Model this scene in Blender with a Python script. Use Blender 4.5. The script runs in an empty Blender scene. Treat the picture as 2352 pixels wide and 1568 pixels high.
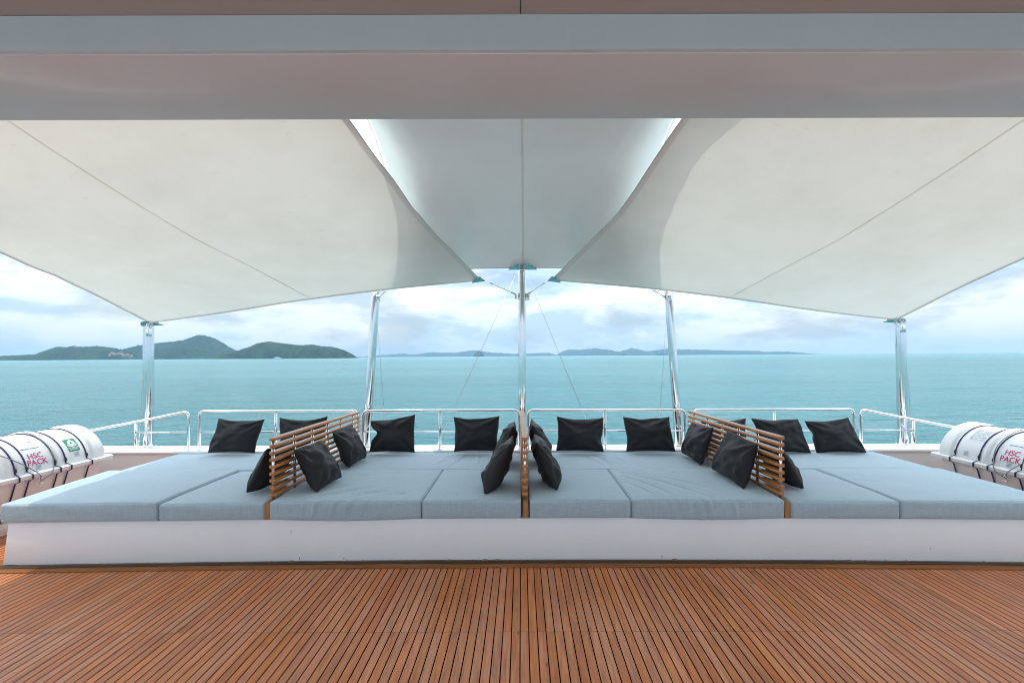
import bpy, bmesh, math, random
from mathutils import Vector, Matrix, noise

# ------------------------------------------------------------------ camera, sky, sun, exposure
S = bpy.context.scene
COL = S.collection
F = 1110.0          # focal length in reference pixels (17 mm lens)
CAM_H = 1.5

cam_d = bpy.data.cameras.new('camera')
cam = bpy.data.objects.new('camera', cam_d)
COL.objects.link(cam)
cam.location = (0, 0, CAM_H)
cam.rotation_euler = (math.pi / 2, 0.003, 0)
cam_d.sensor_width = 36.0
cam_d.lens = 36.0 * F / 2352.0
cam_d.shift_x = -22 / 2352.0
cam_d.shift_y = 33 / 2352.0
cam_d.clip_start = 0.05
cam_d.clip_end = 120000
S.camera = cam

SUN_EL, SUN_AZ = math.radians(75.0), math.radians(-80.0)   # azimuth from +Y, clockwise; sun is left and a little aft
world = bpy.data.worlds.new('World')
S.world = world
world.use_nodes = True

def build_world():
    nt = world.node_tree
    N, L = nt.nodes, nt.links
    N.clear()
    out = N.new('ShaderNodeOutputWorld')
    bg = N.new('ShaderNodeBackground')
    bg.inputs['Strength'].default_value = 0.1
    sky = N.new('ShaderNodeTexSky')
    sky.sky_type = 'NISHITA'
    sky.sun_disc = False
    sky.sun_elevation = SUN_EL
    sky.sun_rotation = SUN_AZ
    sky.dust_density = 1.5
    tc = N.new('ShaderNodeTexCoord')
    sep = N.new('ShaderNodeSeparateXYZ')
    L.new(tc.outputs['Generated'], sep.inputs[0])

    def math_(op, a, b=None, clamp=False):
        m = N.new('ShaderNodeMath'); m.operation = op; m.use_clamp = clamp
        for i, v in enumerate((a, b)):
            if v is None: continue
            if isinstance(v, (int, float)): m.inputs[i].default_value = v
            else: L.new(v, m.inputs[i])
        return m.outputs[0]
    zc = math_('MAXIMUM', sep.outputs['Z'], 0.0)
    cmb = N.new('ShaderNodeMapping')                      # heaped clouds: wider than tall
    cmb.inputs['Scale'].default_value = (5.0, 5.0, 15.0)
    L.new(tc.outputs['Generated'], cmb.inputs[0])

    def fbm(vec, scale, detail, rough, dist=0.0, off=(0, 0, 0)):
        mp = N.new('ShaderNodeMapping'); mp.inputs['Location'].default_value = off
        L.new(vec, mp.inputs[0])
        n = N.new('ShaderNodeTexNoise'); n.noise_dimensions = '3D'
        n.inputs['Scale'].default_value = scale
        n.inputs['Detail'].default_value = detail
        n.inputs['Roughness'].default_value = rough
        n.inputs['Distortion'].default_value = dist
        L.new(mp.outputs[0], n.inputs[0])
        return n.outputs['Fac']

    def ramp(fac, stops):
        r = N.new('ShaderNodeValToRGB')
        e = r.color_ramp.elements
        while len(e) < len(stops): e.new(0.5)
        for k, (p, c) in enumerate(stops):
            e[k].position = p; e[k].color = (c, c, c, 1) if isinstance(c, (int, float)) else (*c, 1)
        L.new(fac, r.inputs[0])
        return r.outputs[0]
    # cloud deck seen in perspective: big banks, small puffs, shaded undersides
    cover = fbm(cmb.outputs[0], 0.9, 8, 0.55, 0.15, (3.1, 1.7, 0.3))
    shade = fbm(cmb.outputs[0], 1.0, 10, 0.60, 0.15, (1.3, 7.7, 5.1))
    cov = ramp(cover, [(0.40, 0.35), (0.50, 1.0)])
    col = ramp(shade, [(0.38, (4.3, 5.9, 7.4)), (0.455, (6.3, 7.4, 8.3)), (0.495, (7.3, 8.0, 8.5)), (0.60, (8.1, 8.5, 8.8))])
    skyx = N.new('ShaderNodeMix'); skyx.data_type = 'RGBA'; skyx.blend_type = 'MULTIPLY'
    skyx.inputs[0].default_value = 1.0
    L.new(sky.outputs[0], skyx.inputs[6]); skyx.inputs[7].default_value = (0.84, 0.87, 0.90, 1)
    mx = N.new('ShaderNodeMix'); mx.data_type = 'RGBA'
    L.new(cov, mx.inputs[0]); L.new(skyx.outputs[2], mx.inputs[6]); L.new(col, mx.inputs[7])
    # thick bright air low over the horizon
    low = math_('POWER', math_('SUBTRACT', 1.0, zc, True), 14.0)
    lowm = math_('MULTIPLY', low, 0.45)
    mx2 = N.new('ShaderNodeMix'); mx2.data_type = 'RGBA'
    L.new(lowm, mx2.inputs[0]); L.new(mx.outputs[2], mx2.inputs[6])
    mx2.inputs[7].default_value = (7.8, 8.6, 9.4, 1)
    # unseen sky overhead brightened to lift the fill light under the awnings
    up = math_('ADD', 1.0, math_('MULTIPLY', math_('POWER', zc, 1.1), 2.5))
    upc = N.new('ShaderNodeCombineXYZ')
    for k in range(3): L.new(up, upc.inputs[k])
    mx3 = N.new('ShaderNodeMix'); mx3.data_type = 'RGBA'; mx3.blend_type = 'MULTIPLY'
    mx3.inputs[0].default_value = 1.0
    L.new(mx2.outputs[2], mx3.inputs[6]); L.new(upc.outputs[0], mx3.inputs[7])
    L.new(mx3.outputs[2], bg.inputs['Color'])
    L.new(bg.outputs[0], out.inputs['Surface'])
build_world()

sun_d = bpy.data.lights.new('sun', 'SUN')
sun_d.energy = 2.0
sun_d.angle = math.radians(0.6)
sun_d.color = (1.0, 0.95, 0.88)
sun = bpy.data.objects.new('sun', sun_d)
COL.objects.link(sun)
_sd = Vector((math.sin(SUN_AZ) * math.cos(SUN_EL), math.cos(SUN_AZ) * math.cos(SUN_EL), math.sin(SUN_EL)))
sun.rotation_euler = _sd.to_track_quat('Z', 'Y').to_euler()
sun.location = _sd * 60

S.view_settings.view_transform = 'Standard'
S.view_settings.look = 'None'
S.view_settings.exposure = 0.27
S.view_settings.gamma = 1.0
S.render.engine = 'CYCLES'
S.cycles.use_denoising = True
S.cycles.filter_width = 1.0
S.cycles.max_bounces = 10
S.cycles.diffuse_bounces = 6
S.cycles.transmission_bounces = 8
S.cycles.volume_bounces = 0
S.cycles.sample_clamp_indirect = 8.0

# ------------------------------------------------------------------ helpers
def at(px, py, Y):
    """point of the boat at depth Y behind a reference-photo pixel (2352 wide)"""
    py = py + (px - 1176) * 0.003
    return Vector(((px - 1198) / F * Y, Y, CAM_H - (py - 817) / F * Y))

def tag(o, label=None, cat=None, group=None, kind=None):
    if label: o['label'] = label
    if cat: o['category'] = cat
    if group: o['group'] = group
    if kind: o['kind'] = kind
    return o

def empty(name, loc, label, cat, group=None):
    o = bpy.data.objects.new(name, None)
    COL.objects.link(o)
    o.location = loc
    o.empty_display_size = 0.1
    return tag(o, label, cat, group)

def link_mesh(name, me, mat=None, parent=None, smooth=True):
    """mesh built in world coordinates; a parent is an Empty with a pure translation"""
    if mat is not None and not me.materials:
        me.materials.append(mat)
    if smooth:
        for p in me.polygons: p.use_smooth = True
    o = bpy.data.objects.new(name, me)
    COL.objects.link(o)
    if parent is not None:
        base = Vector((0, 0, 0))
        q = parent
        while q is not None:
            base += q.location; q = q.parent
        me.transform(Matrix.Translation(-base))
        o.parent = parent
    return o

def obj(name, bm, mat=None, parent=None, smooth=True, angle=None):
    bmesh.ops.recalc_face_normals(bm, faces=bm.faces[:])
    me = bpy.data.meshes.new(name)
    bm.to_mesh(me); bm.free()
    o = link_mesh(name, me, mat, parent, smooth)
    if smooth and angle is not None:
        me.set_sharp_from_angle(angle=math.radians(angle))
    return o

def add_box(bm, x0, x1, y0, y1, z0, z1, bevel=0.0, seg=2, M=None):
    r = bmesh.ops.create_cube(bm, size=1.0)
    vs = r['verts']
    c = Vector(((x0 + x1) / 2, (y0 + y1) / 2, (z0 + z1) / 2))
    d = Vector((x1 - x0, y1 - y0, z1 - z0))
    for v in vs:
        v.co = Vector((v.co.x * d.x, v.co.y * d.y, v.co.z * d.z)) + c
    if bevel > 0:
        es = list({e for v in vs for e in v.link_edges})
        r2 = bmesh.ops.bevel(bm, geom=es, offset=bevel, segments=seg, affect='EDGES', profile=0.5)
        vs = list({v for f in r2['faces'] for v in f.verts} | {v for v in vs if v.is_valid})
    if M is not None:
        for v in vs: v.co = M @ v.co
    return vs

def add_tube(bm, pts, rad, seg=12, caps=True, closed=False):
    pts = [Vector(p) for p in pts]
    n = len(pts)
    rads = rad if isinstance(rad, (list, tuple)) else [rad] * n
    rings = []
    prev = None
    for i, p in enumerate(pts):
        if closed: t = pts[(i + 1) % n] - pts[i - 1]
        elif i == 0: t = pts[1] - p
        elif i == n - 1: t = p - pts[-2]
        else: t = (pts[i + 1] - p).normalized() + (p - pts[i - 1]).normalized()
        t.normalize()
        if prev is None:
            a = Vector((0, 0, 1)) if abs(t.z) < 0.9 else Vector((1, 0, 0))
            u = t.cross(a).normalized()
        else:
            u = (prev - t * prev.dot(t)).normalized()
        prev = u
        w = t.cross(u)
        rings.append([bm.verts.new(p + (u * math.cos(k * 2 * math.pi / seg) + w * math.sin(k * 2 * math.pi / seg)) * rads[i]) for k in range(seg)])
    m = n if closed else n - 1
    for i in range(m):
        a, b = rings[i], rings[(i + 1) % n]
        for k in range(seg):
            bm.faces.new((a[k], a[(k + 1) % seg], b[(k + 1) % seg], b[k]))
    if caps and not closed:
        bm.faces.new(rings[0]); bm.faces.new(rings[-1][::-1])
    return rings

def fillet(pts, r, n=6):
    """round the inner corners of a polyline"""
    pts = [Vector(p) for p in pts]
    out = [pts[0]]
    for i in range(1, len(pts) - 1):
        a, b, c = pts[i - 1], pts[i], pts[i + 1]
        d1, d2 = (a - b), (c - b)
        rr = min(r, d1.length * 0.49, d2.length * 0.49)
        p1, p2 = b + d1.normalized() * rr, b + d2.normalized() * rr
        for k in range(n + 1):
            t = k / n
            out.append(p1 * (1 - t) ** 2 + b * 2 * t * (1 - t) + p2 * t * t)
    out.append(pts[-1])
    return out

def spline(pts, n):
    """Catmull-Rom through pts; n is a sample count or a list of parameters 0..1"""
    P = [Vector(p) for p in pts]
    P = [P[0] * 2 - P[1]] + P + [P[-1] * 2 - P[-2]]
    m = len(P) - 3
    out = []
    for q in (n if isinstance(n, list) else [k / n for k in range(n + 1)]):
        s = q * m
        i = min(int(s), m - 1); t = s - i
        a, b, c, d = P[i:i + 4]
        out.append(0.5 * ((2 * b) + (c - a) * t + (2 * a - 5 * b + 4 * c - d) * t * t + (3 * b - a - 3 * c + d) * t ** 3))
    return out

# ------------------------------------------------------------------ materials
def new_mat(name):
    m = bpy.data.materials.new(name); m.use_nodes = True
    nt = m.node_tree
    b = nt.nodes['Principled BSDF']
    return m, nt, b

def nd(nt, typ, ins=None, **kw):
    n = nt.nodes.new(typ)
    for k, v in kw.items(): setattr(n, k, v)
    for k, v in (ins or {}).items():
        if hasattr(v, 'is_linked'): nt.links.new(v, n.inputs[k])
        else: n.inputs[k].default_value = v
    return n

def mth(nt, op, a, b=0.0, clamp=False):
    return nd(nt, 'ShaderNodeMath', {0: a, 1: b}, operation=op, use_clamp=clamp).outputs[0]

def mixc(nt, f, a, b, blend='MIX'):
    return nd(nt, 'ShaderNodeMix', {0: f, 6: a, 7: b}, data_type='RGBA', blend_type=blend).outputs[2]

def ramp(nt, f, stops):
    r = nt.nodes.new('ShaderNodeValToRGB')
    e = r.color_ramp.elements
    while len(e) < len(stops): e.new(0.5)
    for k, (p, c) in enumerate(stops):
        e[k].position = p
        e[k].color = (c, c, c, 1) if isinstance(c, (int, float)) else (*c, 1)
    nt.links.new(f, r.inputs[0])
    return r.outputs[0]

def objco(nt, scale=(1, 1, 1), rot=(0, 0, 0)):
    t = nt.nodes.new('ShaderNodeTexCoord')
    return nd(nt, 'ShaderNodeMapping', {0: t.outputs['Object'], 'Scale': scale, 'Rotation': rot}).outputs[0]

def noise_(nt, vec, scale, detail=4, rough=0.55, dist=0.0):
    return nd(nt, 'ShaderNodeTexNoise', {0: vec, 'Scale': scale, 'Detail': detail, 'Roughness': rough, 'Distortion': dist}).outputs['Fac']

def bump(nt, b, h, strength, dist):
    n = nd(nt, 'ShaderNodeBump', {'Height': h, 'Strength': strength, 'Distance': dist})
    nt.links.new(n.outputs[0], b.inputs['Normal'])
    return n

def paint_mat(name, col, rough, coat=0.0, wob=0.0, dirt=0.06):
    m, nt, b = new_mat(name)
    v = objco(nt)
    n = noise_(nt, v, 1.6, 5, 0.6)
    n2 = noise_(nt, v, 24, 3, 0.6)
    f = mth(nt, 'ADD', mth(nt, 'MULTIPLY', n, 0.7), mth(nt, 'MULTIPLY', n2, 0.3))
    c = ramp(nt, f, [(0.3, tuple(x * (1 - dirt) for x in col)), (0.65, col)])
    nt.links.new(c, b.inputs['Base Color'])
    b.inputs['Roughness'].default_value = rough
    b.inputs['Coat Weight'].default_value = coat
    b.inputs['Coat Roughness'].default_value = 0.12
    if wob:
        bump(nt, b, noise_(nt, objco(nt, (1, 1.6, 1)), 2.2, 3, 0.5), wob, 0.02)
    return m

M = {}
M['paint'] = paint_mat('white_gelcoat', (0.80, 0.79, 0.78), 0.32, 0.3)
M['base_paint'] = paint_mat('sunbed_white_paint', (0.80, 0.81, 0.835), 0.45, 0.0)
M['bounce_deck'] = paint_mat('bounce_deck_paint', (0.50, 0.52, 0.55), 0.7, 0.0)  # pale colour picked to bounce neutral light
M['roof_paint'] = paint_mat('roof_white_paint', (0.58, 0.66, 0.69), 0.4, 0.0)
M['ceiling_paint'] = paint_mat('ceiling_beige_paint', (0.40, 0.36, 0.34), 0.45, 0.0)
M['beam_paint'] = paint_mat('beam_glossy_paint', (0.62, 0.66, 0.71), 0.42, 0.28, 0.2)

def steel(name, col, rough):
    m, nt, b = new_mat(name)
    b.inputs['Metallic'].default_value = 1.0
    v = objco(nt, (1, 1, 0.15))
    n = noise_(nt, v, 40, 3)
    nt.links.new(ramp(nt, n, [(0.3, tuple(c * 0.93 for c in col)), (0.7, col)]), b.inputs['Base Color'])
    nt.links.new(ramp(nt, n, [(0.3, rough), (0.7, rough * 1.6)]), b.inputs['Roughness'])
    return m
M['chrome'] = steel('polished_stainless', (0.86, 0.86, 0.86), 0.06)
M['plate'] = steel('plate_stainless', (0.72, 0.76, 0.76), 0.13)

def teak_mat(name, cols, axis='Y', deck=False, rough=0.42):
    m, nt, b = new_mat(name)
    tc = nt.nodes.new('ShaderNodeTexCoord')
    sep = nd(nt, 'ShaderNodeSeparateXYZ', {0: tc.outputs['Object']})
    X, Y, Z = sep.outputs
    if deck:
        W = 0.0468
        xs = mth(nt, 'DIVIDE', mth(nt, 'ADD', X, 0.012), W)
        idx = mth(nt, 'FLOOR', xs)
        fr = mth(nt, 'SUBTRACT', xs, idx)
        # butt joints: most planks share the same joint line, as laid; random half length elsewhere
        seg = mth(nt, 'FLOOR', mth(nt, 'DIVIDE', mth(nt, 'SUBTRACT', Y, 2.63), 2.4))
        jd = mth(nt, 'ABSOLUTE', mth(nt, 'SUBTRACT', mth(nt, 'SUBTRACT', mth(nt, 'DIVIDE', mth(nt, 'SUBTRACT', Y, 2.63), 2.4), seg), 0.5))
        wn = nd(nt, 'ShaderNodeTexWhiteNoise', {0: nd(nt, 'ShaderNodeCombineXYZ', {0: idx, 1: seg}).outputs[0]}, noise_dimensions='2D')
        rnd = wn.outputs['Value']
        rcol = wn.outputs['Color']
        gv = nd(nt, 'ShaderNodeCombineXYZ', {0: mth(nt, 'MULTIPLY', X, 26.0), 1: mth(nt, 'ADD', mth(nt, 'MULTIPLY', Y, 1.7), mth(nt, 'MULTIPLY', rnd, 37.0)), 2: mth(nt, 'MULTIPLY', idx, 3.7)}).outputs[0]
    else:
        rnd = 0.5
        sc = {'X': (1.7, 26, 26), 'Y': (26, 1.7, 26), 'Z': (26, 26, 1.7)}[axis]
        gv = nd(nt, 'ShaderNodeMapping', {0: tc.outputs['Object'], 'Scale': sc}).outputs[0]
    g1 = noise_(nt, gv, 1.6, 6, 0.62, 0.6)
    g2 = noise_(nt, gv, 6.0, 4, 0.6)
    f = mth(nt, 'ADD', mth(nt, 'MULTIPLY', g1, 0.65), mth(nt, 'MULTIPLY', g2, 0.35))
    c = ramp(nt, f, [(0.28, cols[0]), (0.48, cols[1]), (0.68, cols[2])])
    if deck:
        hsv = nd(nt, 'ShaderNodeHueSaturation', {'Color': c})
        nt.links.new(mth(nt, 'ADD', 0.88, mth(nt, 'MULTIPLY', rnd, 0.20)), hsv.inputs['Value'])
        sp = nd(nt, 'ShaderNodeSeparateColor', {0: rcol})
        nt.links.new(mth(nt, 'ADD', 0.496, mth(nt, 'MULTIPLY', sp.outputs[1], 0.008)), hsv.inputs['Hue'])
        nt.links.new(mth(nt, 'ADD', 0.90, mth(nt, 'MULTIPLY', sp.outputs[2], 0.14)), hsv.inputs['Saturation'])
        c = hsv.outputs[0]
        # knots and weather stains
        kv = nd(nt, 'ShaderNodeCombineXYZ', {0: mth(nt, 'MULTIPLY', X, 9.0), 1: mth(nt, 'MULTIPLY', Y, 3.2), 2: rnd}).outputs[0]
        kn = noise_(nt, kv, 2.3, 2, 0.5)
        c = mixc(nt, ramp(nt, kn, [(0.70, 0.0), (0.80, 0.55)]), c, (0.05, 0.03, 0.022, 1))
        big = noise_(nt, tc.outputs['Object'], 0.9, 5, 0.65)
        c = mixc(nt, ramp(nt, big, [(0.42, 0.0), (0.78, 0.15)]), c, (0.36, 0.20, 0.12, 1))
        # caulking
        e = mth(nt, 'MINIMUM', fr, mth(nt, 'SUBTRACT', 1.0, fr))
        gap = mth(nt, 'LESS_THAN', e, 0.062)
        jl = mth(nt, 'GREATER_THAN', jd, 0.4994)
        gap2 = mth(nt, 'MAXIMUM', gap, mth(nt, 'MULTIPLY', jl, 0.8))
        c = mixc(nt, gap2, c, (0.004, 0.004, 0.004, 1))
        hgt = mth(nt, 'ADD', mth(nt, 'MULTIPLY', ramp(nt, e, [(0.03, 0.0), (0.075, 1.0)]), 1.0), mth(nt, 'MULTIPLY', f, 0.12))
        bump(nt, b, hgt, 0.3, 0.003)
        rg = mth(nt, 'ADD', rough - 0.14, mth(nt, 'MULTIPLY', noise_(nt, tc.outputs['Object'], 1.4, 4), 0.30))
        nt.links.new(mth(nt, 'MAXIMUM', rg, mth(nt, 'MULTIPLY', gap, 0.95)), b.inputs['Roughness'])
        nt.links.new(mth(nt, 'MULTIPLY', mth(nt, 'SUBTRACT', 1.0, gap), 0.34), b.inputs['Specular IOR Level'])
    else:
        bump(nt, b, f, 0.25, 0.002)
        b.inputs['Roughness'].default_value = rough
    nt.links.new(c, b.inputs['Base Color'])
    return m
TEAK = [(0.20, 0.055, 0.016), (0.50, 0.158, 0.044), (0.66, 0.238, 0.074)]
M['deck'] = teak_mat('teak_deck', TEAK, deck=True, rough=0.42)
M['margin'] = teak_mat('teak_margin', [(0.12, 0.042, 0.012), (0.24, 0.090, 0.025), (0.34, 0.145, 0.045)], 'X', rough=0.55)
M['margin'].node_tree.nodes['Principled BSDF'].inputs['Specular IOR Level'].default_value = 0.2
M['slat'] = teak_mat('teak_slat', [(0.26, 0.090, 0.024), (0.50, 0.195, 0.055), (0.66, 0.30, 0.10)], 'Y', rough=0.34)
M['slat'].node_tree.nodes['Principled BSDF'].inputs['Coat Weight'].default_value = 0.15
M['board'] = teak_mat('teak_board', [(0.28, 0.11, 0.03), (0.40, 0.18, 0.05), (0.50, 0.26, 0.09)], 'Z', rough=0.42)

def cloth_mat(name, col, weave=1.0):
    m, nt, b = new_mat(name)
    v = objco(nt)
    w1 = noise_(nt, objco(nt, (14, 260, 260)), 1.0, 2, 0.5)
    w2 = noise_(nt, objco(nt, (260, 14, 14)), 1.0, 2, 0.5)
    w3 = noise_(nt, objco(nt, (90, 90, 9)), 1.0, 2, 0.5)
    f = mth(nt, 'ADD', mth(nt, 'MULTIPLY', w1, 0.45), mth(nt, 'ADD', mth(nt, 'MULTIPLY', w2, 0.3), mth(nt, 'MULTIPLY', w3, 0.25)))
    big = noise_(nt, v, 3.0, 3, 0.5)
    c = ramp(nt, f, [(0.30, tuple(x * (1 - 0.22 * weave) for x in col)), (0.70, tuple(min(1, x * (1 + 0.20 * weave)) for x in col))])
    c = mixc(nt, mth(nt, 'MULTIPLY', big, 0.12), c, (0.55, 0.58, 0.60, 1))
    nt.links.new(c, b.inputs['Base Color'])
    b.inputs['Roughness'].default_value = 0.9
    b.inputs['Sheen Weight'].default_value = 0.55
    b.inputs['Sheen Roughness'].default_value = 0.4
    b.inputs['Sheen Tint'].default_value = (0.85, 0.94, 1.0, 1)
    bump(nt, b, f, 0.25, 0.002)
    return m
M['mattress'] = cloth_mat('blue_grey_canvas', (0.365, 0.490, 0.565))

def pillow_mat():
    m, nt, b = new_mat('black_outdoor_fabric')
    f = noise_(nt, objco(nt), 420, 2, 0.5)
    nt.links.new(ramp(nt, f, [(0.35, (0.008, 0.008, 0.010)), (0.7, (0.020, 0.020, 0.024))]), b.inputs['Base Color'])
    b.inputs['Roughness'].default_value = 0.62
    b.inputs['Specular IOR Level'].default_value = 0.35
    b.inputs['Sheen Weight'].default_value = 0.05
    bump(nt, b, f, 0.2, 0.001)
    return m
M['pillow'] = pillow_mat()

def awning_mat(name, refl, trans, share):
    """PVC-coated awning cloth: scatters light back and lets part of it through"""
    m = bpy.data.materials.new(name); m.use_nodes = True
    nt = m.node_tree
    nt.nodes.remove(nt.nodes['Principled BSDF'])
    out = nt.nodes['Material Output']
    v = objco(nt)
    st = noise_(nt, objco(nt, (1, 1, 1)), 1.3, 6, 0.62)
    sc = noise_(nt, objco(nt, (3, 9, 3), (0, 0, 0.5)), 2.4, 5, 0.6, 1.2)
    dirt = mth(nt, 'ADD', ramp(nt, st, [(0.40, 0.0), (0.75, 0.20)]), ramp(nt, sc, [(0.64, 0.0), (0.72, 0.12)]))
    cd = mixc(nt, dirt, (*refl, 1), (0.36, 0.34, 0.28, 1))
    ct = mixc(nt, dirt, (*trans, 1), (0.45, 0.42, 0.33, 1))
    d = nd(nt, 'ShaderNodeBsdfDiffuse', {'Color': cd})
    t = nd(nt, 'ShaderNodeBsdfTranslucent', {'Color': ct})
    g = nd(nt, 'ShaderNodeBsdfGlossy', {'Color': (1, 1, 1, 1), 'Roughness': 0.38})
    mx = nd(nt, 'ShaderNodeMixShader', {0: share, 1: d.outputs[0], 2: t.outputs[0]})
    fr = nd(nt, 'ShaderNodeLayerWeight', {'Blend': 0.5})
    mx2 = nd(nt, 'ShaderNodeMixShader', {0: mth(nt, 'MULTIPLY', mth(nt, 'POWER', fr.outputs['Facing'], 5.0), 0.35), 1: mx.outputs[0], 2: g.outputs[0]})
    nt.links.new(mx2.outputs[0], out.inputs['Surface'])
    return m
M['awning'] = awning_mat('side_awning_cloth', (0.89, 0.90, 0.87), (0.86, 0.85, 0.735), 0.185)
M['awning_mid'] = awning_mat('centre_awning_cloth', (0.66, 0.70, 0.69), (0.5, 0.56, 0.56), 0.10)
M['hem'] = awning_mat('awning_hem_cloth', (0.78, 0.785, 0.77), (0.85, 0.82, 0.71), 0.09)
M['seam'] = awning_mat('awning_seam_cloth', (0.80, 0.80, 0.77), (0.92, 0.90, 0.84), 0.72)

def flat(name, col, rough=0.5, metal=0.0):
    m, nt, b = new_mat(name)
    n = noise_(nt, objco(nt), 30, 3)
    nt.links.new(ramp(nt, n, [(0.3, tuple(c * 0.9 for c in col)), (0.7, col)]), b.inputs['Base Color'])
    b.inputs['Roughness'].default_value = rough
    b.inputs['Metallic'].default_value = metal
    return m
M['shell'] = paint_mat('raft_fibreglass', (0.80, 0.80, 0.80), 0.30, 0.35, 0.05)
M['strap'] = flat('navy_webbing', (0.025, 0.025, 0.10), 0.7)
M['rope'] = flat('grey_rope', (0.22, 0.24, 0.27), 0.85)
M['pink'] = flat('magenta_lettering', (0.60, 0.02, 0.19), 0.5)
M['green'] = flat('green_sticker', (0.0, 0.30, 0.15), 0.4)
M['white'] = flat('white_sticker', (0.85, 0.85, 0.85), 0.4)
M['blue'] = flat('blue_print', (0.03, 0.20, 0.55), 0.5)
M['print'] = flat('grey_print', (0.32, 0.36, 0.42), 0.6)
M['pale'] = flat('pale_sticker', (0.55, 0.60, 0.64), 0.5)
M['foot_shade'] = flat('painted_foot_shade', (0.045, 0.022, 0.012), 0.6)  # shade colour for the strip along the platform's foot
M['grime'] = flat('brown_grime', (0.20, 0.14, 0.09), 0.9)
M['dark'] = flat('dark_rubber', (0.03, 0.03, 0.03), 0.7)
M['wire'] = steel('stay_wire_steel', (0.55, 0.56, 0.57), 0.25)

def sea_mat():
    m, nt, b = new_mat('turquoise_sea')
    tc = nt.nodes.new('ShaderNodeTexCoord')
    P = tc.outputs['Object']
    big = noise_(nt, nd(nt, 'ShaderNodeMapping', {0: P, 'Scale': (0.003, 0.012, 1)}).outputs[0], 1.0, 7, 0.62)
    c = ramp(nt, big, [(0.30, (0.036, 0.195, 0.212)), (0.70, (0.068, 0.285, 0.305))])
    nt.links.new(c, b.inputs['Base Color'])
    b.inputs['Roughness'].default_value = 0.22
    b.inputs['IOR'].default_value = 1.33
    w1 = noise_(nt, nd(nt, 'ShaderNodeMapping', {0: P, 'Scale': (0.22, 0.38, 1), 'Rotation': (0, 0, 0.25)}).outputs[0], 1.0, 5, 0.6, 0.5)
    w2 = noise_(nt, nd(nt, 'ShaderNodeMapping', {0: P, 'Scale': (0.9, 1.7, 1), 'Rotation': (0, 0, -0.2)}).outputs[0], 1.0, 4, 0.6, 0.4)
    w0 = noise_(nt, nd(nt, 'ShaderNodeMapping', {0: P, 'Scale': (0.035, 0.10, 1)}).outputs[0], 1.0, 3, 0.5)
    h = mth(nt, 'ADD', mth(nt, 'MULTIPLY', w1, 1.0), mth(nt, 'ADD', mth(nt, 'MULTIPLY', w2, 0.35), mth(nt, 'MULTIPLY', w0, 1.6)))
    bump(nt, b, h, 1.0, 5.0)
    return m
M['sea'] = sea_mat()

def forest_mat(name, dark, light):
    m, nt, b = new_mat(name)
    v = objco(nt)
    n1 = noise_(nt, v, 0.055, 5, 0.7)
    n2 = noise_(nt, v, 0.008, 4, 0.6)
    f = mth(nt, 'ADD', mth(nt, 'MULTIPLY', n1, 0.55), mth(nt, 'MULTIPLY', n2, 0.45))
    nt.links.new(ramp(nt, f, [(0.36, dark), (0.62, light)]), b.inputs['Base Color'])
    b.inputs['Roughness'].default_value = 0.95
    b.inputs['Specular IOR Level'].default_value = 0.1
    return m
M['forest'] = forest_mat('island_forest', (0.003, 0.014, 0.012), (0.036, 0.078, 0.040))
M['house'] = flat('house_render', (0.36, 0.29, 0.27), 0.8)
M['tile'] = flat('house_roof_tile', (0.36, 0.12, 0.08), 0.8)
M['hull_blue'] = flat('ferry_blue_paint', (0.03, 0.10, 0.30), 0.5)

# ------------------------------------------------------------------ sea, islands, haze (tilted as one: the boat heels a little)
SEA_Z = -6.5
TILT = Matrix.Rotation(-0.0038, 4, 'Y')
SEA_OBJS = []

def sea_horizon(px): return 817 - 0.0068 * (px - 1176)

def make_sea():
    bm = bmesh.new()
    rings = [0.0, 30, 90, 250, 700, 2000, 5000, 9000, 15500]
    n = 96
    c = bm.verts.new((0, 0, SEA_Z))
    prev = None
    for r in rings[1:]:
        ring = [bm.verts.new((r * math.cos(2 * math.pi * k / n), r * math.sin(2 * math.pi * k / n), SEA_Z)) for k in range(n)]
        for k in range(n):
            if prev is None: bm.faces.new((c, ring[k], ring[(k + 1) % n]))
            else: bm.faces.new((prev[k], ring[k], ring[(k + 1) % n], prev[(k + 1) % n]))
        prev = ring
    o = obj('sea', bm, M['sea'])
    tag(o, kind='structure')
    SEA_OBJS.append(o)
make_sea()

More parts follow.
